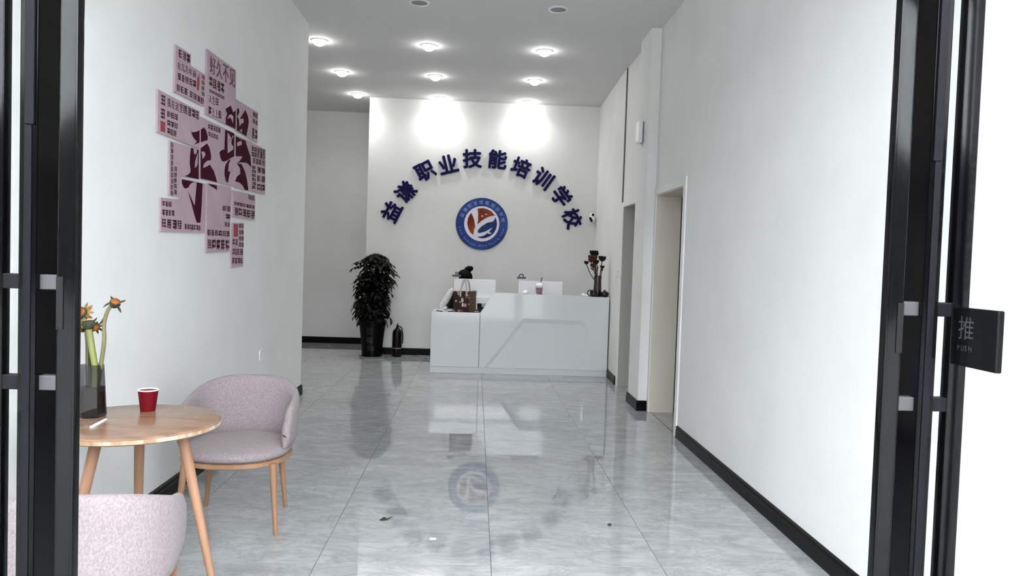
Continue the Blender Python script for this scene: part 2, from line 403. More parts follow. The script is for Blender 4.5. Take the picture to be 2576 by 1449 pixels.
# ------------------------------------------------------------------ ceiling spotlights
M_LAMP = mat('lit_lamp_lens', (255,253,250), 0.3, emit=60.0)
M_LOFF = mat('unlit_lamp_lens', (120,120,122), 0.3)
M_TRIM = mat('white_lamp_trim', (222,222,222), 0.4)
def ring_prof(): return [(0.070,0.004),(0.070,-0.006),(0.074,-0.009),(0.086,-0.007),(0.092,0.0)]
me_ring = MB().lathe(ring_prof(), 32, cap=False).mesh('trim_ring', M_TRIM, smooth=True)
me_cup = MB().lathe([(0.046,0.012),(0.058,0.004)], 32, cap=False).mesh('reflector', M_ALU, smooth=True)
me_cup_off = MB().lathe([(0.040,-0.0005),(0.060,-0.004),(0.060,0.0)], 32, cap=False).mesh('reflector', M_ALU, smooth=True)
me_lens_on = MB().lathe([(0.0,-0.058),(0.030,-0.053),(0.054,-0.038),(0.068,-0.016),(0.070,-0.002)], 24, cap=False).mesh('lens', M_LAMP, smooth=True)
me_lens_off = MB().lathe([(0.0,-0.004),(0.045,-0.004),(0.070,-0.003)], 24, cap=False).mesh('lens', M_LOFF, smooth=True)
sp_d = bpy.data.lights.new('spot_beam', 'SPOT'); sp_d.energy = SPOT_W; sp_d.spot_size = math.radians(112); sp_d.spot_blend = 1.0; sp_d.shadow_soft_size = 0.045; sp_d.color = (1.0,0.985,0.96)
sp_w = sp_d.copy(); sp_w.spot_size = math.radians(160); sp_w.spot_blend = 0.9; sp_w.energy = SPOT_W*0.85
where = {-1.72: 'left', -0.57: 'middle', 0.665: 'right'}; rows = {6.8: 'nearest', 8.15: 'second', 9.49: 'third', 10.74: 'rear'}
for y in rows:
    for x in where:
        if y == 6.8 and x == -1.72: continue
        lit = y > 7
        lb = ('lit' if lit else 'unlit')+' round recessed ceiling spotlight, '+rows[y]+' row, '+where[x]+(' one of the row' if y > 7 else ' of the two unlit')
        t = thing('ceiling_spotlight', lb, 'spotlight', (x,y,ZC), group='recessed ceiling spotlights')
        link('trim_ring', me_ring, t); link('lens', me_lens_on if lit else me_lens_off, t)
        if lit:
            o = bpy.data.objects.new('spot_beam', sp_w if y > 10 else sp_d); COL.objects.link(o); o.parent = t; o.location = (0,0,-0.068)

# ------------------------------------------------------------------ lettering and emblem on the end wall
NAME = '益谦职业技能培训学校'
C0 = [(984,532),(1020,482),(1069,430),(1127,413),(1188,399),(1252,401),(1311,421),(1366,449),(1413,494),(1440,549)]
ROT = [60,47,30,14,3,-5,-20,-35,-52,-66]
ROT = [64,48,30,16,3,-4,-20,-34,-51,-66]
ORD = ['first','second','third','fourth','fifth','sixth','seventh','eighth','ninth','last']
for ch, px, r, od in zip(NAME, C0, ROT, ORD):
    v0, f0 = glyph(ch, 0.0, 0.5); v, f = [], []
    for kk, (dx, dy) in enumerate([(0,0)]+[(0.031*math.cos(q*PI/4), 0.031*math.sin(q*PI/4)) for q in range(8)]):
        k0 = len(v); v += [(p[0]+dx,p[1]+dy,p[2]-kk*0.008) for p in v0]; f += [tuple(i+k0 for i in ff) for ff in f0]
    xs = [p[0] for p in v]; ys = [p[1] for p in v]
    cx, cy = (min(xs)+max(xs))/2, (min(ys)+max(ys))/2
    s = 0.275/max(max(xs)-min(xs), max(ys)-min(ys)); a = math.radians(r)
    mb = MB(); mb.add([((p[0]-cx)*s, (0.5-p[2])*-0.022, (p[1]-cy)*s) for p in v], f)
    c = on(px[0], px[1], Y=YB-0.02)
    o = mb.build('sign_character', M_NAVY, loc=(c.x, YB-0.001, c.z)); o.rotation_euler = (0, -a, 0)
    tag(o, '%s from the left of the raised navy characters arching over the end wall' % od, 'lettering', 'arched navy characters')

LC = on(1212, 563, Y=YB-0.03); LR = 0.372
lg = thing('round_emblem', 'round blue and white emblem plaque with red flame under the arched lettering', 'emblem', (LC.x, YB, LC.z))
def disc(r, y0, y1, n=72): return MB().prism([(r*math.cos(2*PI*k/n), r*math.sin(2*PI*k/n)) for k in range(n)], lambda u,v,d: (u,d,v), y0, y1)
M_LBLUE = mat('emblem_blue', (34,54,120), 0.5, spec=0.2, noise=(5,(46,74,142)))
M_LEDGE = mat('emblem_dark_rim', (16,26,66), 0.5, spec=0.2)
M_LNAVY = mat('emblem_navy', (12,20,80), 0.5, spec=0.2, noise=(5,(36,62,118)))
M_LRED = mat('emblem_red', (104,22,12), 0.5, spec=0.2, noise=(4,(140,72,28)))
M_LWHITE = mat('emblem_white', (222,216,228), 0.35)
M_LTXT = mat('emblem_pale_lettering', (150,168,214), 0.4)
disc(LR, -0.022, -0.0005).build('backing', M_LEDGE, lg, bevel=0.002)
disc(LR*0.985, -0.0245, -0.0218).build('blue_ring', M_LBLUE, lg)
disc(LR*0.678, -0.0275, -0.0246).build('white_ring', M_LWHITE, lg)
def lp(pts): return [((x-787)/557*LR, -(y-715)/557*LR) for x, y in pts]
def flat(name, pts, m, d, par):
    pts = lp(pts); pts = [(p.x,p.y) for p in catmull([(a,b,0) for a,b in pts+[pts[0]]], 3)][:-1] if False else pts
    return MB().prism(pts, lambda u,v,dd: (u,dd,v), d, -0.0275).build(name, m, par)
em = lg
flat('red_left_petal', [(552,488),(590,560),(622,640),(640,740),(648,775),(622,850),(612,962),(550,910),(500,820),(475,715),(490,600),(520,530)], M_LRED, -0.0300, em)
flat('red_upper_petal', [(685,395),(790,378),(890,395),(990,445),(1062,528),(980,540),(880,580),(780,650),(692,728),(706,640),(702,500)], M_LRED, -0.0300, em)
flat('blue_field', [(1075,565),(1105,640),(1115,715),(1100,810),(1050,910),(960,985),(860,1020),(780,1025),(690,1000),(790,985),(860,955),(905,915),(960,926),(1012,912),(950,885),(1024,782),(900,858),(860,878),(740,918),(705,900),(710,850),(780,770),(900,690),(1040,652)], M_LNAVY, -0.0300, em)
flat('star', [(790,520),(798,542),(835,548),(798,556),(790,578),(782,556),(758,550),(782,542)], M_LWHITE, -0.0305, em)
flat('wing', [(840,515),(870,495),(905,508),(880,520)], M_LWHITE, -0.0305, em)
for k, ch in enumerate(NAME):
    tx = MB()
    a = math.radians(158-k*(146/9)); v, f = glyph(ch); s = 0.062; rr = LR*0.83
    ca, sa = math.cos(a-PI/2), math.sin(a-PI/2)
    tx.add([(rr*math.cos(a)+((p[0]-.5)*ca-(p[1]-.38)*sa)*s, -0.0256, rr*math.sin(a)+((p[0]-.5)*sa+(p[1]-.38)*ca)*s) for p in v], f)
    tx.build('ring_character', M_LTXT, em)
tx = MB()
en = 'Yiqian Vocational Skills Training School'
for k, ch in enumerate(en):
    if ch == ' ': continue
    a = math.radians(190+k*(160/(len(en)-1))); v, f = glyph(ch); s = 0.036; rr = LR*0.855
    ca, sa = math.cos(a+PI/2), math.sin(a+PI/2)
    tx.add([(rr*math.cos(a)+((p[0]-.3)*ca-(p[1]-.3)*sa)*s, -0.0256, rr*math.sin(a)+((p[0]-.3)*sa+(p[1]-.3)*ca)*s) for p in v], f)
tag(tx.build('ring_lettering', M_LTXT, em), kind='stuff')

# ------------------------------------------------------------------ pink boards on the left wall
XP = XL+0.011
def k1(x, y): return (380+x/4.528, 80+y/4.528)
def k2(x, y): return (380+x/4.528, 380+y/4.528)
def g(x, y): return (420+x/4.829, 280+y/4.829)
def wallpt(px, d=0.0):
    p = on(px[0], px[1], X=XP); return (XP+d, p.y, p.z)
rng = random.Random(3)
def pseudo(p0, p1, h, n, mb, vertical=False):
    """worn, unreadable printed characters: blocks of a few strokes, in photo pixels along p0-p1"""
    for k in range(n):
        if vertical: a = (p0[0], p0[1]+h/n*k); b = (p1[0], p1[1]+h/n*k); hh = h/n*0.86
        else:
            w = ((p1[0]-p0[0])/n, (p1[1]-p0[1])/n); a = (p0[0]+w[0]*(k+.07), p0[1]+w[1]*(k+.07)); b = (p0[0]+w[0]*(k+.9), p0[1]+w[1]*(k+.9)); hh = h
        def q(u, v): return wallpt((a[0]+(b[0]-a[0])*u, a[1]+(b[1]-a[1])*u+hh*v), 0.0008)
        def rect(u0, u1, v0, v1): mb.add([q(u0,v0),q(u1,v0),q(u1,v1),q(u0,v1)], [(0,1,2,3)])
        nr = rng.choice([2,3,3,4]); ys = [i/nr for i in range(nr)]
        for y in ys: rect(rng.choice([0,0,0.06]), rng.choice([1,1,0.9]), y+0.02, y+0.62/nr)
        for u in rng.sample([0.0,0.28,0.55,0.8], rng.choice([2,3])): rect(u, u+0.2, rng.choice([0,0.1]), rng.choice([1,0.9,0.7]))
def written(txt, p0, p1, h, mb, bold=0.01, d=0.0008):
    n = len(txt)
    for k, ch in enumerate(txt):
        w = ((p1[0]-p0[0])/n, (p1[1]-p0[1])/n)
        if ch == '*':
            pseudo((p0[0]+w[0]*k, p0[1]+w[1]*k), (p0[0]+w[0]*(k+1), p0[1]+w[1]*(k+1)), h, 1, mb); continue
        v, f = glyph(ch, bold)
        xs = [p[0] for p in v]; ys = [p[1] for p in v]; x0, x1, y0, y1 = min(xs), max(xs), min(ys), max(ys)
        for kk, du in enumerate((0.0, 0.035, 0.07)):                       # heavier strokes, each layer a hair prouder
            vs = []
            for p in v:
                u = 0.04+du+0.84*(p[0]-x0)/(x1-x0); q = (y1-p[1])/(y1-y0)
                vs.append(wallpt((p0[0]+w[0]*(k+u), p0[1]+w[1]*(k+u)+h*q), d+kk*0.0001))
            mb.add(vs, f)
S1 = 1/4.528
boards = [
 ('pink board with a stepped corner, top left of the wall collage', [k1(283,145),k1(455,255),k1(455,385),k1(614,487),k1(605,855),k1(268,685)]),
 ('tall pink board headed by four large characters, top of the wall collage', [k1(640,195),k1(970,437),k1(963,1108),k1(625,938)]),
 ('small pink board right of the tall headed board in the wall collage', [k1(975,770),k1(1220,922),k1(1210,1267),k1(968,1122)]),
 ('pink board at the far left of the wall collage, one line of big characters', [k1(80,655),k1(553,905),k1(550,1332),k1(73,1142)]),
 ('pink board in the very centre of the wall collage', [k1(562,967),k1(945,1152),k2(945,398),k2(555,312)]),
 ('pink board at the right edge of the wall collage with grey text columns', [k1(957,1165),k1(1305,1342),k2(1300,496),k2(953,412)]),
 ('L-shaped pink board with a vertical text column, left of the centre board', [k1(215,1240),k1(545,1345),k2(545,320),k2(338,288),k2(322,515),k2(206,496)]),
 ('stepped pink board at the lower left of the wall collage', [k2(347,311),k2(622,372),k2(613,930),k2(108,916),k2(110,530),k2(330,553)]),
 ('narrow pink board hanging low in the middle of the wall collage', [k2(640,366),k2(912,408),k2(895,1140),k2(630,1156)]),
 ('small pink board at the lower right of the wall collage', [k2(930,445),k2(1187,505),k2(1183,787),k2(926,751)]),
 ('slim pink strip board with a red stamp, lowest of the wall collage', [k2(925,815),k2(1057,819),k2(1048,1311),k2(913,1326)])]
B = []
for lb, pts in boards:
    pts2 = [wallpt(p) for p in pts]
    c = sum((Vector(p) for p in pts2), Vector())/len(pts2)
    t = thing('wall_board', lb, 'board', (XL, c.y, c.z), group='pink printed boards on the left wall')
    mb = MB().prism([(p[1],p[2]) for p in pts2], lambda u,v,d: (d-XL, u-c.y, v-c.z), XL+0.001, XP)
    mb.build('board', M_PINK, t); B.append((t, MB(), MB(), MB(), MB()))
def T(i): return B[i-1][1]       # small print
def ink(i, f, pts): B[i-1][2].add([wallpt(f(*p), 0.0010) for p in pts], [tuple(range(len(pts)))])
def hole(i, f, pts): B[i-1][3].add([wallpt(f(*p), 0.0016) for p in pts], [tuple(range(len(pts)))])
def row(i, f, a, b, h, n, txt=None, vertical=False):
    (written(txt, f(*a), f(*b), h*S1, T(i)) if txt else pseudo(f(*a), f(*b), h*S1, n, T(i), vertical))
row(1,k1,(310,190),(445,270),100,3); row(1,k1,(298,338),(515,450),82,5,'在几万年前'); row(1,k1,(298,462),(515,562),85,5)
row(1,k1,(290,590),(420,655),85,3); row(1,k1,(438,668),(602,765),75,4)
for q in (0,1,2,3): row(1,k1,(572,488+q*62),(612,508+q*62),46,1)
B[0][4].add([wallpt(k1(*p), 0.001) for p in ((520,535),(550,480),(552,600),(540,680),(518,650))], [(0,1,2,3,4)])
row(2,k1,(665,262),(962,452),196,4,'好久不见'); row(2,k1,(658,503),(836,595),118,4); row(2,k1,(660,648),(836,738),40,8)
row(2,k1,(655,712),(772,765),92,3,'人生*'); row(2,k1,(652,843),(803,908),95,4,'*上上*')
row(3,k1,(1155,905),(1220,942),58,2); row(3,k1,(1155,985),(1218,1022),52,2); row(3,k1,(1150,1090),(1212,1125),125,2)
row(4,k1,(108,708),(166,735),128,1); row(4,k1,(180,748),(548,915),98,8,'我在这里****')
row(4,k1,(106,862),(160,885),130,1); row(4,k1,(180,898),(305,945),72,3); row(4,k1,(180,998),(305,1048),68,3); row(4,k1,(180,1088),(290,1132),72,3)
B[3][4].add([wallpt(k1(*p), 0.001) for p in ((105,1010),(160,1032),(158,1150),(105,1130))], [(0,1,2,3)])
row(5,g,(500,152),(650,205),62,5); row(5,g,(500,245),(622,292),56,4)
row(6,k2,(1142,-60),(1302,-10),60,5); row(6,k2,(1142,5),(1300,45),60,5); row(6,k2,(1155,75),(1300,112),66,4)
row(6,k2,(1150,165),(1192,175),270,6,None,True); row(6,k2,(1205,180),(1300,200),68,2); row(6,k2,(1205,275),(1300,292),70,2); row(6,k2,(1205,370),(1298,386),80,2)
row(7,g,(46,375),(74,385),620,9,None,True); row(7,g,(86,668),(118,675),330,5,None,True)
row(8,k2,(125,568),(242,582),60,3); row(8,k2,(125,663),(266,678),70,4); row(8,k2,(120,768),(356,792),108,4); row(8,k2,(378,828),(565,848),64,7)
row(9,k2,(812,620),(906,632),62,2); row(9,k2,(842,716),(906,723),58,1); row(9,k2,(830,808),(900,814),54,2); row(9,k2,(638,895),(896,912),68,6); row(9,k2,(638,1004),(896,1016),114,5)
row(10,k2,(1105,495),(1182,512),58,2); row(10,k2,(942,572),(1182,622),44,7); row(10,k2,(945,638),(1182,684),94,5)
B[10][4].add([wallpt(k2(*p), 0.001) for p in ((940,830),(990,832),(988,975),(940,975))], [(0,1,2,3)])
for q in (0,1,2,3): row(11,k2,(998,830+q*70),(1056,833+q*70),52,2)
row(11,k2,(926,1000),(990,1004),74,2); row(11,k2,(926,1110),(1048,1118),74,3); row(11,k2,(924,1214),(1046,1218),70,4)
# the two big brush characters, split over the boards
ink(4,g,[(280,210),(300,255),(350,250),(394,230),(394,378),(352,396),(322,412),(362,368),(325,325),(305,290)])
ink(5,g,[(410,222),(448,195),(475,235),(495,310),(490,352),(450,362),(410,378)])
ink(7,g,[(290,442),(384,470),(384,826),(212,788),(255,770),(282,745),(286,715),(275,640),(278,540)])
hole(7,g,[(320,452),(362,466),(358,500),(345,524),(330,522),(322,490)]); hole(7,g,[(372,500),(350,570),(338,620),(335,685),(350,680),(370,640)])
ink(5,g,[(407,450),(485,390),(515,440),(530,510),(535,540),(532,592),(485,602),(455,630),(440,655),(440,688),(480,672),(520,648),(570,730),(600,830),(606,862),(500,835),(407,815)])
hole(5,g,[(412,490),(452,490),(465,525),(450,555),(430,580),(425,530)])
ink(8,g,[(178,826),(300,850),(432,880),(425,1030),(420,1150),(412,1260),(405,1352),(360,1352),(330,1250),(318,1200),(250,955),(335,1150),(360,868),(335,858),(300,868),(270,900),(268,915),(235,938),(205,930),(178,875)])
ink(9,g,[(495,876),(605,902),(607,957),(575,935),(530,908)])
ink(2,k1,[(845,880),(905,840),(925,885),(930,912),(950,908),(964,890),(960,1104),(905,1078),(850,1052),(848,990),(866,930)])
hole(2,k1,[(866,1000),(880,955),(905,938),(935,962),(930,1045),(912,990),(890,975)])
ink(3,k1,[(977,878),(1000,872),(1004,920),(982,962),(1000,1003),(1030,960),(1072,890),(1100,950),(1112,1020),(1105,1080),(1085,1190),(975,1122)])
hole(3,k1,[(998,995),(1050,988),(1052,1040),(1030,1042),(1005,1080)]); hole(3,k1,[(1000,1128),(1035,1105),(1032,1148),(1012,1130)])
ink(5,g,[(706,222),(760,245),(816,270),(816,545),(760,575),(740,592),(690,612),(665,605),(648,560),(635,500),(655,475),(696,462),(700,350)])
hole(5,g,[(735,255),(775,320),(765,340),(732,385)]); hole(5,g,[(733,385),(780,330),(800,292),(806,300),(782,345),(780,395),(805,430),(800,465),(735,510)])
ink(5,g,[(775,578),(748,640),(742,735),(770,722),(752,800),(740,868),(715,850),(697,770),(698,710),(710,650),(740,600)])
ink(6,g,[(833,302),(900,338),(955,355),(962,395),(1012,545),(1022,680),(985,640),(960,625),(890,620),(845,640),(880,605),(912,560),(910,546),(833,546)])
hole(6,g,[(850,380),(900,355),(908,405),(850,426)])
ink(6,g,[(850,636),(905,640),(950,740),(975,850),(988,962),(945,958),(920,905),(880,865),(825,850),(850,790),(890,760),(886,690)])
for t, a, b, c, d in B:
    for nm, mb, m in (('printed_text', a, M_PRINT), ('brush_character', b, M_INK), ('brush_opening', c, M_PINK), ('red_stamp', d, M_RED_INK)):
        if mb.v:
            mb.v = [(v[0]-t.location.x, v[1]-t.location.y, v[2]-t.location.z) for v in mb.v]
            mb.build(nm, m, t)

# ------------------------------------------------------------------ small fittings on the walls
p = on(655, 893, X=XL)
t = thing('wall_outlet', 'white square socket plate low on the left wall', 'outlet', (XL, p.y, p.z))
MB().box((0.0005,-0.043,-0.043),(0.009,0.043,0.043)).build('plate', M_WHITE, t, bevel=0.003)
for s in (-1, 1): MB().box((0.0092,-0.012+s*0.008,0.008*s-0.006),(0.0096,-0.008+s*0.008,0.008*s+0.006)).build('slot', M_BLACK, t)
p = on(1555, 690, X=1.672)
t = thing('light_switch', 'pale grey switch plate on the right wall beside the rear doorway', 'switch', (1.6745, p.y, p.z))
MB().box((-0.010,-0.043,-0.043),(-0.0005,0.043,0.043)).build('plate', mat('grey_switch', (196,197,198), 0.45), t, bevel=0.003)
MB().box((-0.013,-0.018,-0.030),(-0.0095,0.018,0.030)).build('rocker', M_WHITE, t, bevel=0.0015)
MB().box((-0.008,-0.006,-0.115),(-0.0005,0.006,-0.043)).build('conduit', M_WHITE, t)
# white box on the pillar
t = thing('wall_unit', 'white rounded wireless box mounted high on the pillar', 'router', (1.605, 7.45, 2.60))
MB().box((-0.012,-0.055,0.012),(-0.0005,0.055,0.215)).build('bracket', mat('bracket_grey', (110,110,112), 0.5), t, bevel=0.002)
MB().prism([(-0.012,0.01),(-0.040,0.0),(-0.052,0.02),(-0.052,0.205),(-0.045,0.225),(-0.034,0.228),(-0.030,0.215),(-0.012,0.215)], lambda u,v,d: (u,d,v), -0.07, 0.07).build('housing', M_WHITE, t, bevel=0.006, seg=3)
# security camera near the corner
p = on(1489, 548, Y=YB-0.05)
t = thing('security_camera', 'small white security camera with black lens on the end wall corner', 'camera', (p.x, YB, p.z-0.06))
MB().lathe([(0.032,0),(0.032,0.008),(0.02,0.012)], 20).build('mount', M_WHITE, t, loc=(0.012,-0.002,0.055)).rotation_euler = (PI/2,0,0)
bd = MB().ell((0,-0.055,0.045),(0.045,0.045,0.062),20,14).ell((0,-0.055,0.09),(0.036,0.036,0.036),18,12).build('body', M_WHITE, t, smooth=80)
MB().box((-0.008,-0.098,0.085),(0.024,-0.084,0.118)).build('lens', M_BLACK, t, bevel=0.006, seg=3)
o = MB().ell((0,0,0),(0.019,0.010,0.042),16,10).build('sensor_window', M_BLACK, t, loc=(-0.02,-0.096,0.032), smooth=80); o.rotation_euler = (0,-0.5,0)

# ------------------------------------------------------------------ reception desk
YD = 9.28
XD0, XS, XD1 = -0.522, 0.074, 1.668
desk = thing('reception_desk', 'white glossy two-level reception desk with recessed sloping panel', 'desk', (0, YD, 0))
def fr2(u, v, d): return (u, d, v)
MB().box((XD0,0.010,0),(XD1,0.05,0.075)).build('plinth', M_DESK, desk, bevel=0.002)
MB().box((XD0,0,0.078),(XS-0.003,0.03,0.752)).build('low_front_panel', M_DESK, desk, bevel=0.0025)
# counter front with a recessed, bevelled trapezoid
def rounded(pts, rads, n=7):
    out = []; N = len(pts)
    for i, p in enumerate(pts):
        p = Vector(p); a = Vector(pts[i-1]); b = Vector(pts[(i+1) % N]); r = rads[i]
        if r <= 0: out.append(tuple(p)); continue
        da, db = (a-p).normalized(), (b-p).normalized(); ang = da.angle(db); d = r/math.tan(ang/2)
        c = p+(da+db).normalized()*(r/math.sin(ang/2)); s, e = p+da*d, p+db*d
        for k in range(n+1):
            t = k/n; q = s.lerp(e, t)-c; out.append(tuple(c+q.normalized()*r))
    return out
outer = rounded([(XS+0.003,0.078),(XD1,0.078),(XD1,0.990),(0.262,1.004),(0.225,0.985),(XS+0.003,0.755)], [0,0,0.006,0.02,0.06,0.0])
rim = rounded([(0.148,0.0785),(1.412,0.0785),(1.412,0.690),(0.603,0.700)], [0,0,0.11,0.06])
fld = rounded([(0.235,0.080),(1.362,0.080),(1.362,0.585),(0.632,0.590)], [0,0,0.03,0.03])
def ringfaces(bm, A, yA, Bp, yB, closed):
    pass
bm = bmesh.new()
def loop(pts, y): return [bm.verts.new((u, y, v)) for u, v in pts]
# the front sheet: outer outline with a notch, triangulated between outline and rim by 2-D fill
vo = loop(outer, 0.0); vr = loop(rim, 0.0)
eo = [bm.edges.new((vo[i], vo[(i+1) % len(vo)])) for i in range(len(vo))]
er = [bm.edges.new((vr[i], vr[(i+1) % len(vr)])) for i in range(len(vr))]
bmesh.ops.triangle_fill(bm, use_beauty=True, use_dissolve=False, edges=eo+er)
vb = loop(outer, 0.03)
for i in range(len(vo)):
    j = (i+1) % len(vo); bm.faces.new((vo[i], vo[j], vb[j], vb[i]))
vf = loop(fld, 0.016)
# bevel band between rim and recessed field
n = 40
def resamp(pts, n):
    P = [Vector(p) for p in pts]; P.append(P[0]); L = [0]
    for i in range(len(P)-1): L.append(L[-1]+(P[i+1]-P[i]).length)
    out = []
    for k in range(n):
        d = L[-1]*k/n; i = max(j for j in range(len(L)) if L[j] <= d+1e-9); i = min(i, len(P)-2)
        out.append(tuple(P[i].lerp(P[i+1], (d-L[i])/max(L[i+1]-L[i],1e-9))))
    return out
assert len(rim) == len(fld)
vr2 = loop(rim, 0.0); vmid = loop([((a[0]+b[0])/2,(a[1]+b[1])/2) for a, b in zip(rim, fld)], 0.013)
for A, Bv in ((vr2, vmid), (vmid, vf)):
    for i in range(len(A)):
        j = (i+1) % len(A); bm.faces.new((A[i], A[j], Bv[j], Bv[i]))
bm.faces.new(vf)
bmesh.ops.remove_doubles(bm, verts=bm.verts, dist=1e-5); bmesh.ops.recalc_face_normals(bm, faces=bm.faces)
me = bpy.data.meshes.new('counter_front'); bm.to_mesh(me); bm.free(); me.materials.append(M_DESK)
link('counter_front', me, desk)
MB().prism([(0.21,0.974),(0.262,1.000),(XD1,0.986),(XD1,0.962),(0.27,0.974),(0.225,0.952)], fr2, 0.031, 0.30).build('counter_top', M_DESK, desk)
MB().box((0.24,0.28,0.745),(XD1,0.30,0.962)).build('counter_back', M_DESK, desk)
MB().box((XD0,0.031,0.722),(XD1,0.72,0.745)).build('worktop', M_DESK, desk, bevel=0.002)
MB().box((XD0,0.051,0),(XD0+0.025,0.70,0.722)).build('side_panel', M_DESK, desk)
MB().box((XD1-0.025,0.051,0),(XD1,0.70,0.722)).build('side_panel', M_DESK, desk)
MB().box((XS-0.003,0.004,0.078),(XS+0.003,0.028,0.75)).build('seam', mat('dark_seam', (70,71,73), 0.6), desk)

# computers on the worktop
def computer(x0, x1, label):
    xm = (x0+x1)/2; w = x1-x0
    t = thing('desktop_computer', label, 'computer', (xm, 9.85, 0.745), group='computers on the reception desk')
    MB().box((-w/2,-0.012,0.10),(w/2,0.012,0.405)).build('screen_housing', M_WHITE, t, bevel=0.004)
    MB().box((-w/2+0.006,0.0122,0.16),(w/2-0.006,0.014,0.398)).build('screen', mat('dark_screen', (14,15,18), 0.15), t)
    MB().prism([(-w/2+0.01,0.175),(w/2-0.006,0.175),(w/2-0.03,0.12),(0.20,0.095),(-0.20,0.095),(-w/2+0.03,0.12)], fr2, -0.055, -0.0125).build('rear_bulge', M_WHITE, t, bevel=0.004)
    MB().box((-0.033,-0.0155,0.195),(0.033,-0.0125,0.262)).build('socket_cover', mat('grey_cover', (186,187,190), 0.4), t, bevel=0.002)
    nk = MB().box((-0.04,-0.030,0.012),(0.04,-0.013,0.11)).build('stand_neck', M_WHITE, t, bevel=0.003)
    MB().box((-0.11,-0.10,0),(0.11,0.08,0.012)).build('stand_base', M_WHITE, t, bevel=0.004)
    return t
computer(-0.272, 0.268, 'white all-in-one computer on the desk behind the patterned tote bag')
computer(0.568, 1.143, 'white all-in-one computer behind the raised counter and the drink')
def webcam(x, label, hook):
    t = thing('webcam', label, 'webcam', (x, 9.85, 1.150), group='webcams on the computers')
    MB().box((-0.03,-0.016,0.0006),(0.03,0.016,0.024)).build('clip', mat('clip_white', (214,210,216), 0.4), t, bevel=0.003)
    MB().box((-0.058,-0.022,0.024),(0.058,0.014,0.050)).build('body', mat('purple_grey_plastic', (72,66,84), 0.4), t, bevel=0.006, seg=3)
    if hook: MB().tube([(0.028*math.cos(a)-0.002, 0, 0.052+0.032*math.sin(a)) for a in [PI*k/10*1.15-0.1 for k in range(11)]], 0.006, 8).build('lens_hood', M_BLACK, t, smooth=True)
    else: MB().box((-0.022,-0.014,0.050),(0.022,0.01,0.090)).build('lens_hood', mat('grey_webcam', (120,118,124), 0.4), t, bevel=0.004)
webcam(-0.243, 'small grey webcam on the computer behind the tote bag', False)
webcam(0.602, 'small purple-grey webcam with a hooped top on the computer behind the drink', True)

# person at the desk: only the tied-up dark hair shows above the computer
def skinned(name, joints, edges, rad, m, parent=None, lv=2):
    me = bpy.data.meshes.new(name); me.from_pydata(joints, edges, [])
    o = bpy.data.objects.new(name, me); COL.objects.link(o)
    o.modifiers.new('skin', 'SKIN'); sv = me.skin_vertices[0].data
    for i, r in enumerate(rad): sv[i].radius = (r, r) if not isinstance(r, tuple) else r
    sv[0].use_root = True
    s = o.modifiers.new('sub', 'SUBSURF'); s.levels = lv; s.render_levels = lv
    dg = bpy.context.evaluated_depsgraph_get(); me2 = bpy.data.meshes.new_from_object(o.evaluated_get(dg))
    bpy.data.objects.remove(o); me2.materials.clear(); me2.materials.append(m)
    for p in me2.polygons: p.use_smooth = True
    return link(name, me2, parent)
PX, PY = -0.145, 10.30
per = thing('person', 'person in dark clothes sitting behind the computer, dark hair tied in a bun', 'person', (PX, PY, 0))
J = [(0,0,0.53),(0,0.02,0.66),(0,0.01,0.82),(0,0,0.93),(0,-0.005,1.00),(0,-0.015,1.06),(0,-0.03,1.13),(0,-0.025,1.19),
     (-0.10,-0.02,0.53),(-0.12,-0.26,0.545),(-0.12,-0.42,0.53),(-0.12,-0.41,0.30),(-0.12,-0.40,0.09),(-0.12,-0.44,0.055),(-0.12,-0.55,0.035),
     (0.10,-0.02,0.53),(0.12,-0.26,0.545),(0.12,-0.42,0.53),(0.12,-0.41,0.30),(0.12,-0.40,0.09),(0.12,-0.44,0.055),(0.12,-0.55,0.035),
     (-0.13,0,0.92),(-0.19,-0.02,0.86),(-0.22,-0.02,0.70),(-0.17,-0.17,0.64),(-0.12,-0.22,0.635),
     (0.13,0,0.92),(0.19,-0.02,0.86),(0.22,-0.02,0.70),(0.17,-0.17,0.64),(0.12,-0.22,0.635)]
Ed = [(0,1),(1,2),(2,3),(3,4),(4,5),(5,6),(6,7),(0,8),(8,9),(9,10),(10,11),(11,12),(12,13),(13,14),(0,15),(15,16),(16,17),(17,18),(18,19),(19,20),(20,21),
      (3,22),(22,23),(23,24),(24,25),(25,26),(3,27),(27,28),(28,29),(29,30),(30,31)]
Rd = [(0.15,0.11),(0.125,0.10),(0.14,0.10),(0.09,0.07),0.05,0.055,(0.075,0.085),(0.07,0.08),
      0.085,0.075,0.06,0.052,0.038,0.035,0.03, 0.085,0.075,0.06,0.052,0.038,0.035,0.03,
      0.055,0.05,0.04,0.033,0.027, 0.055,0.05,0.04,0.033,0.027]
M_CLOTH = mat('dark_clothes', (24,24,28), 0.9); M_SKIN = mat('skin', (196,152,128), 0.55); M_HAIR = mat('black_hair', (2,2,2), 0.7, spec=0.1)
body = skinned('body', J, Ed, Rd, M_CLOTH, per); body.data.materials.append(M_SKIN)
for p in body.data.polygons:
    if p.center.z > 0.965 or (p.center.y < -0.15 and 0.61 < p.center.z < 0.70 and abs(p.center.x) < 0.2): p.material_index = 1
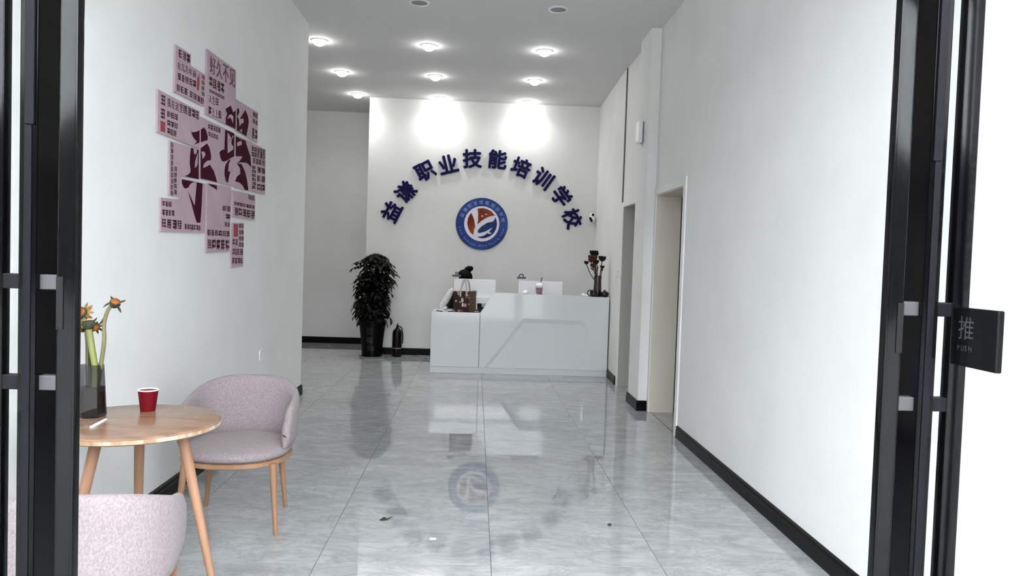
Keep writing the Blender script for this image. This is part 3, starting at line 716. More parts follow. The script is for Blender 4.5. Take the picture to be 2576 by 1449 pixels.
for s in (-1, 1):
    hd = MB()
    base = Vector((s*0.115,-0.225,0.64))
    hd.ell(tuple(base+Vector((0,-0.02,-0.002))), (0.036,0.045,0.014), 12, 8)
    for k, (dx, L) in enumerate(((-0.027,0.055),(-0.009,0.065),(0.009,0.062),(0.027,0.05))):
        b0 = base+Vector((dx,-0.055,0)); hd.tube([b0, b0+Vector((0,-L*0.5,0.004)), b0+Vector((0,-L,-0.012))], [0.009,0.008,0.006], 8)
    b0 = base+Vector((-s*0.03,-0.015,0)); hd.tube([b0, b0+Vector((-s*0.022,-0.022,0)), b0+Vector((-s*0.03,-0.045,-0.004))], [0.011,0.010,0.007], 8)
    hd.build('hand', M_SKIN, per, smooth=70)
hr = MB()
vs_h = MB().ell((0,-0.012,1.155),(0.108,0.112,0.114),24,18)
hr.v += [(v[0], v[1], v[2]) for v in vs_h.v]
hr.f += [f for f in vs_h.f if not all(vs_h.v[i][1] < -0.06 and vs_h.v[i][2] < 1.15 for i in f)]
hr.build('hair', M_HAIR, per, smooth=80)
bun = MB().ell((0,0,0),(0.045,0.042,0.045),16,12).ell((0.018,0,0.020),(0.034,0.03,0.034),14,10).ell((-0.022,0,-0.014),(0.034,0.034,0.03),14,10)
o = bun.build('hair_bun', M_HAIR, per, loc=(0.056,0.0,1.272), smooth=80); o.rotation_euler = (0,0.5,0)
for s in (-1, 1): MB().ell((s*0.032,-0.108,1.125),(0.011,0.008,0.007),10,8).build('eye', mat('eye_dark', (30,24,22), 0.3), per, smooth=80)
MB().ell((0,-0.118,1.10),(0.013,0.018,0.024),10,8).build('nose', M_SKIN, per, smooth=80)
MB().ell((0,-0.105,1.065),(0.022,0.008,0.007),10,8).build('mouth', mat('lips', (168,96,92), 0.5), per, smooth=80)
oc = thing('office_chair', 'black swivel office chair behind the reception desk', 'chair', (PX, PY+0.03, 0))
MB().box((-0.23,-0.23,0.40),(0.23,0.22,0.455)).build('seat', M_BLACK, oc, bevel=0.03, seg=3)
MB().box((-0.21,0.19,0.52),(0.21,0.235,0.93)).build('backrest', M_BLACK, oc, bevel=0.02, seg=3)
MB().tube([(0,0.12,0.41),(0,0.25,0.43),(0,0.255,0.62)], 0.018, 8).build('back_support', M_BLACK, oc)
MB().lathe([(0.03,0.07),(0.03,0.22),(0.022,0.22),(0.022,0.405)], 14).build('column', M_BLACK, oc)
for k in range(5):
    a = 2*PI*k/5; c, s = math.cos(a), math.sin(a)
    l = MB().tube([(0,0,0.085),(0.26*c,0.26*s,0.065)], [0.022,0.014], 8).build('base_arm', M_BLACK, oc)
    MB().ell((0.26*c,0.26*s,0.027),(0.026,0.026,0.027),10,8).build('castor', M_BLACK, l)

# tote bag
bx0, bx1, by0, by1, bz = -0.265, -0.065, 9.40, 9.52, 0.747
tb = thing('tote_bag', 'brown patterned tote bag with pale handles standing on the low desk', 'bag', ((bx0+bx1)/2, 9.46, bz), rz=0.0)
def tote_mat():
    m = bpy.data.materials.new('patterned_canvas'); m.use_nodes = True; nt = m.node_tree; b = nt.nodes['Principled BSDF']; L = nt.links
    tc = nt.nodes.new('ShaderNodeTexCoord'); v = nt.nodes.new('ShaderNodeTexVoronoi'); v.inputs['Scale'].default_value = 22; v.inputs['Randomness'].default_value = 1
    n = nt.nodes.new('ShaderNodeTexNoise'); n.inputs['Scale'].default_value = 18; n.inputs['Detail'].default_value = 2
    L.new(tc.outputs['Object'], v.inputs['Vector']); L.new(tc.outputs['Object'], n.inputs['Vector'])
    a = nt.nodes.new('ShaderNodeMath'); a.operation = 'MULTIPLY_ADD'; a.inputs[1].default_value = 0.5; L.new(n.outputs['Fac'], a.inputs[0]); L.new(v.outputs['Distance'], a.inputs[2])
    r = nt.nodes.new('ShaderNodeValToRGB'); e = r.color_ramp.elements; e[0].position = 0.50; e[0].color = lin((168,138,136)); e[1].position = 0.70; e[1].color = lin((44,18,20))
    q = r.color_ramp.elements.new(0.60); q.color = lin((126,96,94))
    L.new(a.outputs[0], r.inputs[0]); L.new(r.outputs[0], b.inputs['Base Color']); b.inputs['Roughness'].default_value = 0.85
    return m
M_TOTE = tote_mat(); M_KRAFT = mat('brown_canvas', (86,66,50), 0.9)
hw, hd_ = 0.10, 0.055
MB().prism([(-hw,0),(hw,0),(hw-0.004,0.262),(0.02,0.258),(-0.03,0.264),(-hw+0.006,0.258)], fr2, -hd_, -hd_+0.004).build('front_face', M_TOTE, tb)
gs = MB().add([(hw,-hd_,0),(hw+0.086,0.03,0.012),(hw+0.082,0.03,0.262),(hw-0.004,-hd_,0.262)], [(0,1,2,3)]).add([(hw,-hd_+0.004,0),(hw+0.086,0.034,0.012),(hw+0.082,0.034,0.262),(hw-0.004,-hd_+0.004,0.262)], [(3,2,1,0)])
gs.build('side_gusset', M_KRAFT, tb)
MB().add([(-hw,-hd_+0.004,0),(-hw,0.035,0),(-hw+0.006,0.035,0.256),(-hw+0.006,-hd_+0.004,0.258)], [(0,1,2,3)]).add([(-hw,0.035,0),(hw+0.086,0.034,0.012),(hw+0.082,0.034,0.26),(-hw+0.006,0.035,0.256)], [(0,1,2,3)]).add([(-hw,-hd_,0.001),(hw,-hd_,0.001),(hw+0.086,0.03,0.012),(-hw,0.035,0.001)], [(0,1,2,3)]).build('back_face', M_KRAFT, tb)
M_STRAP = mat('pale_strap', (178,172,168), 0.8)
def strap(pts, nm='handle'):
    vs = []; fs = []
    c = catmull(pts, 5)
    for q in c: vs += [(q.x-0.010,q.y-0.002,q.z),(q.x+0.010,q.y-0.002,q.z),(q.x+0.010,q.y+0.002,q.z),(q.x-0.010,q.y+0.002,q.z)]
    for i in range(len(c)-1):
        for k in range(4): fs.append((i*4+k, i*4+(k+1)%4, (i+1)*4+(k+1)%4, (i+1)*4+k))
    return MB().add(vs, fs).build(nm, M_STRAP, tb, smooth=40)
strap([(-0.012,-hd_-0.003,0.19),(-0.010,-hd_-0.004,0.262),(0.008,-hd_+0.008,0.36),(0.030,-hd_+0.012,0.408),(0.052,-hd_+0.010,0.36),(0.062,-hd_-0.004,0.262),(0.060,-hd_-0.003,0.20)])
strap([(-0.02,0.032,0.22),(-0.002,0.028,0.30),(0.030,0.0,0.395),(0.058,-0.01,0.408),(0.085,0.0,0.37),(0.103,0.028,0.27),(0.104,0.032,0.24)])
MB().prism([(-0.005,0.165),(0.028,0.165),(0.026,0.125),(0.006,0.12)], fr2, -hd_-0.0012, -hd_).prism([(0.012,0.115),(0.03,0.11),(0.026,0.06),(0.004,0.075)], fr2, -hd_-0.0012, -hd_).build('printed_figure', mat('pale_print', (196,182,184), 0.8), tb)

# pale roll leaning beside the bag, papers and mats on the low desk
rl = thing('wrapped_roll', 'pale wrapped roll leaning beside the tote bag on the low desk', 'roll', (-0.40, 9.50, 0.747))
MB().tube([(0.0,0.0,0.075),(0.035,0.006,0.125),(0.075,0.012,0.20),(0.105,0.018,0.262),(0.118,0.02,0.292)], [0.036,0.042,0.040,0.030,0.008], 14).build('roll', mat('pale_wrap', (206,208,204), 0.7, noise=(30,(188,190,186))), rl, smooth=60)
cr = MB().ell((-0.012,-0.004,0.048),(0.036,0.03,0.047),14,10).ell((0.03,0.0,0.034),(0.034,0.03,0.033),12,8).ell((-0.002,-0.01,0.085),(0.03,0.026,0.03),12,8)
cr.v = [(v[0]+0.006*math.sin(90*v[2]+40*v[0]), v[1]+0.005*math.sin(80*v[0]), v[2]) for v in cr.v]
cr.build('crumpled_end', mat('translucent_wrap', (226,226,228), 0.4, noise=(40,(180,176,176))), rl, smooth=50)
M_DARKMAT = mat('black_desk_mat', (16,16,18), 0.6)
tag(MB().box((-0.47,9.36,0.7455),(0.06,9.60,0.7495)).build('desk_mat', M_DARKMAT, bevel=0.001), 'thin black mat on the low desk under the tote bag', 'mat')
pp = MB()
for k in range(12):
    pass
n = 14; vs = []; fs = []
for i in range(n+1):
    u = i/n
    for j in (0, 1):
        vs.append((-0.44+u*0.155, 9.385+j*0.09, 0.755+0.007*math.sin(u*9)+0.004*j)); 
for i in range(n): fs.append((2*i,2*i+2,2*i+3,2*i+1))
tag(MB().add(vs, fs).add([(v[0],v[1],v[2]-0.0025) for v in vs], fs).build('paper_sheet', mat('white_paper', (236,236,238), 0.7), smooth=True), 'curled white sheet of paper at the left end of the low desk', 'paper')
kb = thing('keyboard', 'black keyboard on the desk below the white computer', 'keyboard', (0.10, 9.62, 0.7455))
MB().box((-0.10,-0.06,0),(0.14,0.06,0.016)).build('base', M_BLACK, kb, bevel=0.003)
for r in range(3):
    for c in range(8): MB().box((-0.092+c*0.028,-0.05+r*0.034,0.016),(-0.068+c*0.028,-0.022+r*0.034,0.022)).build('key', M_BLACK, kb)
tag(MB().prism([(-0.05,0),(0.05,0),(0.045,0.05),(-0.045,0.05)], lambda u,v,d: (0.09+u, 9.72+d, 0.7455+v), 0, 0.03).build('black_case', M_BLACK, bevel=0.004), 'small black case under the white computer behind the tote bag', 'case')
tag(MB().box((0.005,9.40,0.7496),(0.052,9.455,0.764)).build('card_holder', mat('grey_card', (150,152,156), 0.4), bevel=0.003), 'small grey holder beside the foot of the tote bag', 'holder')

# on the raised counter
zc = 0.999
def ztop(x): return 1.000 + (x-0.262)*(0.986-1.000)/(XD1-0.262)
def cpos(px, Y=9.43): q = on(px, 740, Y=Y); return (q.x, Y, ztop(q.x)+0.0005)
x, y, z = cpos(1322)
o = MB().lathe([(0.034,0),(0.040,0.010),(0.038,0.025),(0.026,0.042),(0.0,0.048)], 24).build('white_bowl', M_WHITE, loc=(x,y,z), smooth=60)
tag(o, 'small white rounded cover on the counter left of the drink', 'cover')
x, y, z = cpos(1356)
dr = thing('drink_cup', 'clear cup of pinkish drink with whipped top and dark straw', 'drink', (x, y, z))
M_CLEAR = glass_mat('clear_plastic', (0.93,0.93,0.95,1), ior=1.3)
MB().lathe([(0.034,0),(0.037,0.002),(0.050,0.112),(0.048,0.112),(0.035,0.004)], 28, cap=False).build('cup', M_CLEAR, dr, smooth=60)
MB().lathe([(0.0335,0.003),(0.0445,0.082),(0.0,0.088)], 24).build('drink', mat('pink_tea', (178,146,152), 0.4, noise=(24,(140,96,106))), dr, smooth=60)
cm = MB().ell((0,0,0.105),(0.044,0.042,0.026),16,10).ell((-0.014,-0.006,0.122),(0.026,0.026,0.020),12,8).ell((0.018,0.004,0.128),(0.024,0.024,0.022),12,8).ell((0.004,-0.01,0.088),(0.03,0.03,0.02),12,8)
cm.build('whipped_top', mat('cream_white', (246,246,247), 0.6), dr, smooth=60)
MB().tube([(0.0,0,0.10),(0.020,0.004,0.165),(0.032,0.006,0.215)], 0.0055, 8).build('straw', mat('dark_straw', (44,36,42), 0.4), dr)
MB().ell((0.052,0.0,0.018),(0.018,0.016,0.018),12,8).build('napkin', M_WHITE, dr, smooth=60)
x, y, z = cpos(1474)
wk = thing('crumpled_tissue', 'crumpled white tissue on the counter left of the dried flowers', 'tissue', (x, y, z))
cr = MB().ell((-0.03,0,0.018),(0.026,0.024,0.020),12,8).ell((0.012,0.0,0.008),(0.05,0.028,0.010),14,8)
cr.v = [(v[0], v[1]+0.006*math.sin(120*v[0]), max(0.0, v[2]+0.004*math.sin(95*v[0]+60*v[1]))) for v in cr.v]
cr.build('tissue', mat('tissue_white', (244,244,246), 0.8), wk, smooth=40)
# dried flowers
x, y, z = cpos(1500, 9.46)
fl = thing('dried_flower_vase', 'brown glass vase of dried dark roses at the right end of the counter', 'vase', (x, y, z+0.0112))
tr = thing('wooden_coaster', 'round dark wooden coaster under the dried flower vase', 'coaster', (x+0.012, y, z))
MB().lathe([(0.0,0),(0.060,0),(0.064,0.006),(0.062,0.0105),(0,0.0105)], 32, cap=False).build('disc', mat('black_brown_wood', (22,15,13), 0.4), tr, smooth=40)
M_BRN = mat('brown_glass', (52,26,14), 0.12, spec=0.7, noise=(9,(28,14,10)))
MB().lathe([(0.0,0.0),(0.046,0.0),(0.052,0.03),(0.050,0.10),(0.046,0.20),(0.050,0.255),(0.046,0.255),(0.042,0.20),(0.04,0.02)], 24, cap=False).build('vase', M_BRN, fl, smooth=50, loc=(0.012,0,0))
M_DSTEM = mat('dry_stem', (44,34,24), 0.8); M_DROSE = mat('dried_rose', (46,20,14), 0.85, noise=(40,(84,42,26))); M_DROSE2 = mat('black_dried_rose', (16,11,10), 0.85)
def rose(nm, c, r, m, par, seed):
    rr = random.Random(seed); mb = MB(); mb.ell((0,0,0),(r*0.62,r*0.62,r*0.66),14,10)
    for k in range(11):
        a = k*2.4; tilt = 0.5+0.12*(k % 4); L = r*(0.75+0.35*rr.random())
        d = Vector((math.cos(a),math.sin(a),0)); s = Vector((-d.y,d.x,0)); P = []
        for i in range(4):
            t = i/3; cen = d*(r*0.35+L*0.62*math.sin(t*1.3)*tilt)+Vector((0,0,-r*0.5+L*1.1*t)); w = r*(0.3+0.35*math.sin(t*2.6))
            P += [cen-s*w, cen+d*r*0.08, cen+s*w]
        f = []
        for i in range(3):
            for j in range(2): f.append((i*3+j,i*3+j+1,(i+1)*3+j+1,(i+1)*3+j))
        mb.add(P, f)
    o = mb.build(nm, m, par, loc=c, smooth=60); return o
def pk(px, py): q = on(px, py, Y=y); return Vector((q.x-x, 0, q.z-(z+0.0112)))
heads = [((1490,650),0.050,M_DROSE),((1494,638),0.046,M_DROSE2),((1500,640),0.030,M_DROSE2),((1486,655),0.032,M_DROSE),((1475,661),0.026,M_DROSE2),((1500,660),0.034,M_DROSE2),((1514,651),0.042,M_DROSE2),((1492,668),0.034,M_DROSE),((1516,672),0.024,M_DROSE2)]
for k, (p, r, m) in enumerate(heads):
    c = pk(*p)+Vector((0,(k % 3-1)*0.03,0))
    r *= 1.3; h = rose('flower_head', c, r, m, fl, k)
    b = Vector((0.012+0.02*math.cos(k*2.1), 0.02*math.sin(k*2.1), 0.16)); mid = (b+c)/2+Vector((0.012*math.sin(k), 0, -0.02))
    pts = catmull([b, mid, c-Vector((0,0,r*0.4))], 5)
    MB().tube(pts, 0.0055, 7).build('stem', M_DSTEM, fl, smooth=True)
for k, (p, q) in enumerate([((1484,672),(1496,682)),((1506,668),(1500,684)),((1486,668),(1502,676)),((1514,674),(1520,668)),((1510,682),(1518,676))]):
    a, b = pk(*p), pk(*q); d = (b-a); s = Vector((0,1,0))*0.02; nn = Vector((-d.z,0,d.x)).normalized()*0.012
    MB().add([a, a.lerp(b,.5)+s+nn, b, a.lerp(b,.5)-s-nn], [(0,1,2,3)]).add([a+Vector((0,.002,0)), a.lerp(b,.5)+s+nn+Vector((0,.002,0)), b+Vector((0,.002,0)), a.lerp(b,.5)-s-nn+Vector((0,.002,0))], [(3,2,1,0)]).build('dry_leaf', M_DROSE2, fl)
mg = thing('dark_mug', 'dark glossy mug with a ring handle in front of the dried flower vase', 'mug', (x-0.050, y-0.085, z))
M_MUG = mat('dark_glaze', (18,13,13), 0.15)
MB().lathe([(0.030,0),(0.042,0.012),(0.045,0.045),(0.042,0.085),(0.039,0.085),(0.041,0.045),(0.036,0.014),(0,0.012)], 28, cap=False).build('mug', M_MUG, mg, smooth=60)
MB().tube([(-0.040-0.036*math.sin(a), 0, 0.048-0.034*math.cos(a)) for a in [PI*k/10 for k in range(11)]], 0.006, 8).build('handle', M_MUG, mg, smooth=True)
bw = thing('dark_bowl', 'dark lidded bowl beside the dried flower vase at the wall', 'bowl', (x+0.092, y-0.075, z-0.0003))
MB().lathe([(0.03,0),(0.045,0.01),(0.052,0.04),(0.05,0.05)], 24).build('bowl', M_MUG, bw, smooth=60)
MB().lathe([(0.054,0.05),(0.052,0.058),(0.02,0.075),(0.012,0.078),(0.014,0.09),(0.0,0.095)], 24).build('lid', M_MUG, bw, smooth=60)

# ------------------------------------------------------------------ plant and extinguisher
PCX, PCY = -1.405, 10.55
pl = thing('potted_schefflera', 'tall bushy dark potted plant left of the reception desk', 'plant', (PCX, PCY, 0))
MB().lathe([(0.0,0.0),(0.165,0.0),(0.175,0.018),(0.17,0.022),(0.155,0.012),(0.0,0.012)], 36, cap=False).build('saucer', mat('pale_saucer', (128,130,130), 0.4), pl, smooth=40)
M_POT = mat('black_glazed_pot', (3,3,3), 0.3, spec=0.1)
pot = MB().lathe([(0.135,0.013),(0.140,0.03),(0.138,0.05),(0.150,0.20),(0.172,0.40),(0.186,0.48),(0.196,0.49),(0.196,0.515),(0.180,0.515),(0.172,0.47),(0.0,0.465)], 40).build('pot', M_POT, pl, smooth=35)
gd = MB()
def potr(z): return 0.140+(z-0.05)*(0.175-0.138)/(0.40-0.05)
def onpot(ch, a0, z0, s, bold=0.01):
    v, f = glyph(ch, bold)
    vs = []
    for p in v:
        zz = z0+p[1]*s; r = potr(zz)+0.004; a = a0+(p[0]-0.5)*s/r; vs.append((r*math.sin(a), -r*math.cos(a), zz))
    gd.add(vs, f)
onpot('福', -0.10, 0.215, 0.10, 0.02)
for r in range(4):
    for c in range(3):
        z0 = 0.41-r*0.026; a0 = -0.30+c*0.16
        for k in range(3):
            zz = z0+k*0.006; rr = potr(zz)+0.003
            gd.add([(rr*math.sin(a0), -rr*math.cos(a0), zz),(rr*math.sin(a0+0.10), -rr*math.cos(a0+0.10), zz),(rr*math.sin(a0+0.10), -rr*math.cos(a0+0.10), zz+0.0035),(rr*math.sin(a0), -rr*math.cos(a0), zz+0.0035)], [(0,1,2,3)])
for k in range(5):
    a0 = -0.25+k*0.12
    zz = 0.10+0.012*(k % 2); rr = potr(zz)+0.003; r2 = potr(zz+0.07)+0.003
    gd.add([(rr*math.sin(a0), -rr*math.cos(a0), zz),(rr*math.sin(a0+0.06), -rr*math.cos(a0+0.06), zz),(r2*math.sin(a0+0.06), -r2*math.cos(a0+0.06), zz+0.07),(r2*math.sin(a0), -r2*math.cos(a0), zz+0.07)], [(0,1,2,3)])
gd.build('gold_lettering', mat('dull_gold', (46,42,32), 0.6), pot)
M_LEAF = mat('dark_green_leaf', (4,8,4), 0.45, spec=0.08, noise=(8,(9,15,8)))
M_STEMG = mat('dark_stem', (40,34,26), 0.8)
def leaflet_cluster(n, L):
    mb = MB()
    for k in range(n):
        a = 2*PI*k/n; d = Vector((math.cos(a),math.sin(a),0)); s = Vector((-d.y,d.x,0)); P = []
        for t, w, h in ((0.12,0.0,0.0),(0.35,0.17,-0.01),(0.65,0.19,-0.08),(0.85,0.11,-0.19),(1.0,0.0,-0.30)):
            c = d*(L*t)+Vector((0,0,L*h)); P += [c-s*L*w+Vector((0,0,0.06*L*w)), c-Vector((0,0,0.12*L*w)), c+s*L*w+Vector((0,0,0.06*L*w))]
        f = []
        for i in range(4):
            for j in range(2): f.append((i*3+j,i*3+j+1,(i+1)*3+j+1,(i+1)*3+j))
        mb.add(P, f)
        mb.tube([(0,0,0), tuple(d*L*0.14)], 0.002, 4, cap=False)
    return mb.mesh('leaf', M_LEAF, smooth=50)
leaf_meshes = [leaflet_cluster(n, L) for n, L in ((7,0.10),(6,0.12),(8,0.088),(5,0.115))]
rp = random.Random(11)
for k in range(4):
    a = k*1.6; b = Vector((0.05*math.cos(a),0.05*math.sin(a),0.46)); c = Vector((0.07*math.cos(a+.5),0.06*math.sin(a+.5),1.30+0.03*k))
    MB().tube(catmull([b, b.lerp(c,.5)+Vector((0.02,0,0)), c], 6), [0.014]*6+[0.010]*7, 8).build('stem', M_STEMG, pl, smooth=True)
def prof_r(z):
    ks = [(0.50,0.18),(0.62,0.24),(0.80,0.235),(0.95,0.22),(1.10,0.25),(1.20,0.265),(1.32,0.22),(1.42,0.14)]
    for (z0,r0),(z1,r1) in zip(ks, ks[1:]):
        if z <= z1: return r0+(r1-r0)*(z-z0)/(z1-z0)
    return 0.1
for k in range(190):
    z = 0.50+0.93*((k+rp.random())/190); a = k*2.39996+rp.random()*0.5
    out = rp.random()**0.35; r = prof_r(z)*out*(0.95+0.28*rp.random())
    cx = 0.035*(z-0.9)*1.2
    pos = Vector((cx+r*math.cos(a), min(r*math.sin(a)*0.85, 0.22), z))
    o = link('leaf', leaf_meshes[k % 4], pl, pos)
    tilt = 0.35+0.75*out*max(0, (1.35-z))*0.9
    nrm = Vector((math.cos(a)*math.sin(tilt), math.sin(a)*math.sin(tilt), math.cos(tilt)))
    o.rotation_euler = (nrm.to_track_quat('Z','Y').to_matrix() @ Matrix.Rotation(rp.random()*6.28, 3, 'Z')).to_euler()
    s = 0.85+0.4*rp.random(); o.scale = (s,s,s)
ex = thing('fire_extinguisher', 'dark maroon fire extinguisher on the floor beside the plant pot', 'extinguisher', (-1.075, 10.70, 0))
M_EXT = mat('dark_maroon_enamel', (16,3,4), 0.3, spec=0.2)
MB().lathe([(0.064,0),(0.068,0.01),(0.068,0.33),(0.060,0.365),(0.035,0.39),(0.020,0.40),(0.020,0.415)], 28).build('cylinder', M_EXT, ex, smooth=50)
MB().lathe([(0.0685,0.115),(0.0688,0.115),(0.0688,0.127),(0.0685,0.127)], 28, cap=False).build('pale_band', mat('pale_band', (150,140,132), 0.5), ex)
MB().box((-0.014,-0.02,0.413),(0.014,0.02,0.445)).build('valve', M_BLACK, ex, bevel=0.003)
MB().tube([(0.0,-0.03,0.455),(0.0,0.0,0.446),(0.0,0.06,0.462)], 0.006, 8).build('handle', M_BLACK, ex)
MB().tube(catmull([(0.014,0,0.43),(0.06,0.01,0.40),(0.078,0.01,0.28),(0.074,0.01,0.18)],5), 0.007, 8).build('hose', M_BLACK, ex, smooth=True)

# ------------------------------------------------------------------ cafe table with cup, vase, stick
TCX, TCY, TR, TZ = -1.297, 2.945, 0.318, 0.75
def top_mat():
    m = bpy.data.materials.new('banded_timber_print'); m.use_nodes = True; nt = m.node_tree; b = nt.nodes['Principled BSDF']; L = nt.links
    tc = nt.nodes.new('ShaderNodeTexCoord'); mp = nt.nodes.new('ShaderNodeMapping'); mp.inputs['Scale'].default_value = (1.0,5.0,1.0); mp.inputs['Rotation'].default_value = (0,0,0.35)
    L.new(tc.outputs['Object'], mp.inputs[0])
    n = nt.nodes.new('ShaderNodeTexNoise'); n.inputs['Scale'].default_value = 3.0; n.inputs['Detail'].default_value = 8; n.inputs['Distortion'].default_value = 1.3; L.new(mp.outputs[0], n.inputs['Vector'])
    r = nt.nodes.new('ShaderNodeValToRGB'); e = r.color_ramp.elements
    e[0].position = 0.30; e[0].color = lin((112,86,68)); e[1].position = 0.72; e[1].color = lin((152,120,98))
    q = r.color_ramp.elements.new(0.5); q.color = lin((134,104,84))
    L.new(n.outputs['Fac'], r.inputs[0])
    L.new(r.outputs[0], b.inputs['Base Color']); b.inputs['Roughness'].default_value = 0.22; b.inputs['Specular IOR Level'].default_value = 0.5
    return m
tb2 = thing('cafe_table', 'small round wood-print cafe table by the left wall', 'table', (TCX, TCY, 0))
MB().lathe([(0.0,TZ-0.026),(TR-0.004,TZ-0.026),(TR,TZ-0.022),(TR,TZ-0.007),(TR-0.005,TZ-0.001),(TR-0.010,TZ),(0.0,TZ)], 72, cap=False).build('tabletop', top_mat(), tb2, smooth=30)
mb = MB()
rb = random.Random(5)
MB().lathe([(TR+0.0006,TZ-0.022),(TR+0.0008,TZ-0.008)], 72, cap=False).build('edge_band', mat('pale_edge_grain', (190,176,152), 0.4, noise=(26,(148,120,92),(1,1,0.4),5)), tb2, smooth=30)
for k, (a, rt, rf) in enumerate(((-6,0.165,0.325),(114,0.165,0.325),(234,0.165,0.325))):
    a = math.radians(a); c, s = math.cos(a), math.sin(a)
    ox = 0.03
    MB().tube([(ox+rf*c,rf*s,0.0),(ox+rf*0.5*c+rt*0.5*c,rf*0.5*s+rt*0.5*s,0.36),(ox+rt*c,rt*s,TZ-0.04)], [0.011,0.017,0.021], 16).build('leg', M_WOOD, tb2, smooth=50)
MB().lathe([(0.205,TZ-0.044),(0.205,TZ-0.027)], 40).build('apron', M_WOOD, tb2)

cq = on(372, 1033, Z=TZ)
cup = thing('paper_cup', 'red paper cup with white inside on the round table', 'cup', (cq.x, cq.y, TZ+0.0004))
M_RED = mat('crimson_card', (90,0,14), 0.5, spec=0.2)
MB().lathe([(0.0285,0.0),(0.0385,0.083),(0.0380,0.083)], 32, cap=True).build('outer_wall', M_RED, cup, smooth=60)
MB().lathe([(0.0372,0.0835),(0.0378,0.0875),(0.0398,0.0872),(0.0400,0.0835),(0.0388,0.0825)], 32, cap=False).build('rim', mat('white_card', (244,244,244), 0.5), cup, smooth=60)
MB().lathe([(0.0376,0.0855),(0.0282,0.006),(0.0,0.006)], 32, cap=False).build('inner_wall', mat('white_card', (244,244,244), 0.5), cup, smooth=60)

s1, s2 = on(230,1074,Z=TZ+0.004), on(267,1054,Z=TZ+0.004)
dv = s2-s1; st = thing('paper_stick', 'short white paper stick lying on the round table', 'stick', ((s1.x+s2.x)/2, (s1.y+s2.y)/2, TZ+0.0003), rz=math.atan2(dv.y, dv.x))
Ls = dv.length/2
MB().prism([(-Ls,-0.0062),(-Ls+0.02,-0.0066),(Ls,-0.004),(Ls,0.004),(-Ls+0.02,0.0066),(-Ls,0.0062)], lambda u,v,d: (u,v,d), 0.0, 0.006).build('stick', mat('white_paper', (236,236,238), 0.7), st, bevel=0.001)
MB().prism([(-0.012,-0.0052),(0.004,-0.005),(0.004,-0.002),(-0.012,-0.002)], lambda u,v,d: (u,v,d), 0.006, 0.0064).build('grey_mark', mat('grey_mark', (196,196,198), 0.6), st)

vq = on(231, 1047, Z=TZ)
vs_ = thing('smoked_glass_vase', 'smoked glass vase half full of dark water on the round table', 'vase', (vq.x, vq.y, TZ+0.0004))
M_SMOKE = glass_mat('smoked_glass', (0.42,0.42,0.44,1), ior=1.35)
def sq(r, z, n=6, rot=0.3): return [(r*math.cos(2*PI*k/n+rot), r*math.sin(2*PI*k/n+rot), z) for k in range(n)]
def loft(rings, cap0=True, cap1=False):
    n = len(rings[0]); mb = MB(); v = [p for r in rings for p in r]; f = []
    for i in range(len(rings)-1):
        for k in range(n): f.append((i*n+k, i*n+(k+1)%n, (i+1)*n+(k+1)%n, (i+1)*n+k))
    if cap0: f.append(tuple(range(n-1,-1,-1)))
    if cap1: f.append(tuple((len(rings)-1)*n+k for k in range(n)))
    return mb.add(v, f)
loft([sq(0.049,0.0),sq(0.052,0.008),sq(0.041,0.203)]).build('glass_body', M_SMOKE, vs_)
M_WATER = mat('murky_water', (52,44,36), 0.25, noise=(12,(74,64,50),(1,1,0.3)))
wt = M_WATER.node_tree.nodes['Principled BSDF']
loft([sq(0.0465,0.012),sq(0.0435,0.117)], True, True).build('water', M_WATER, vs_)
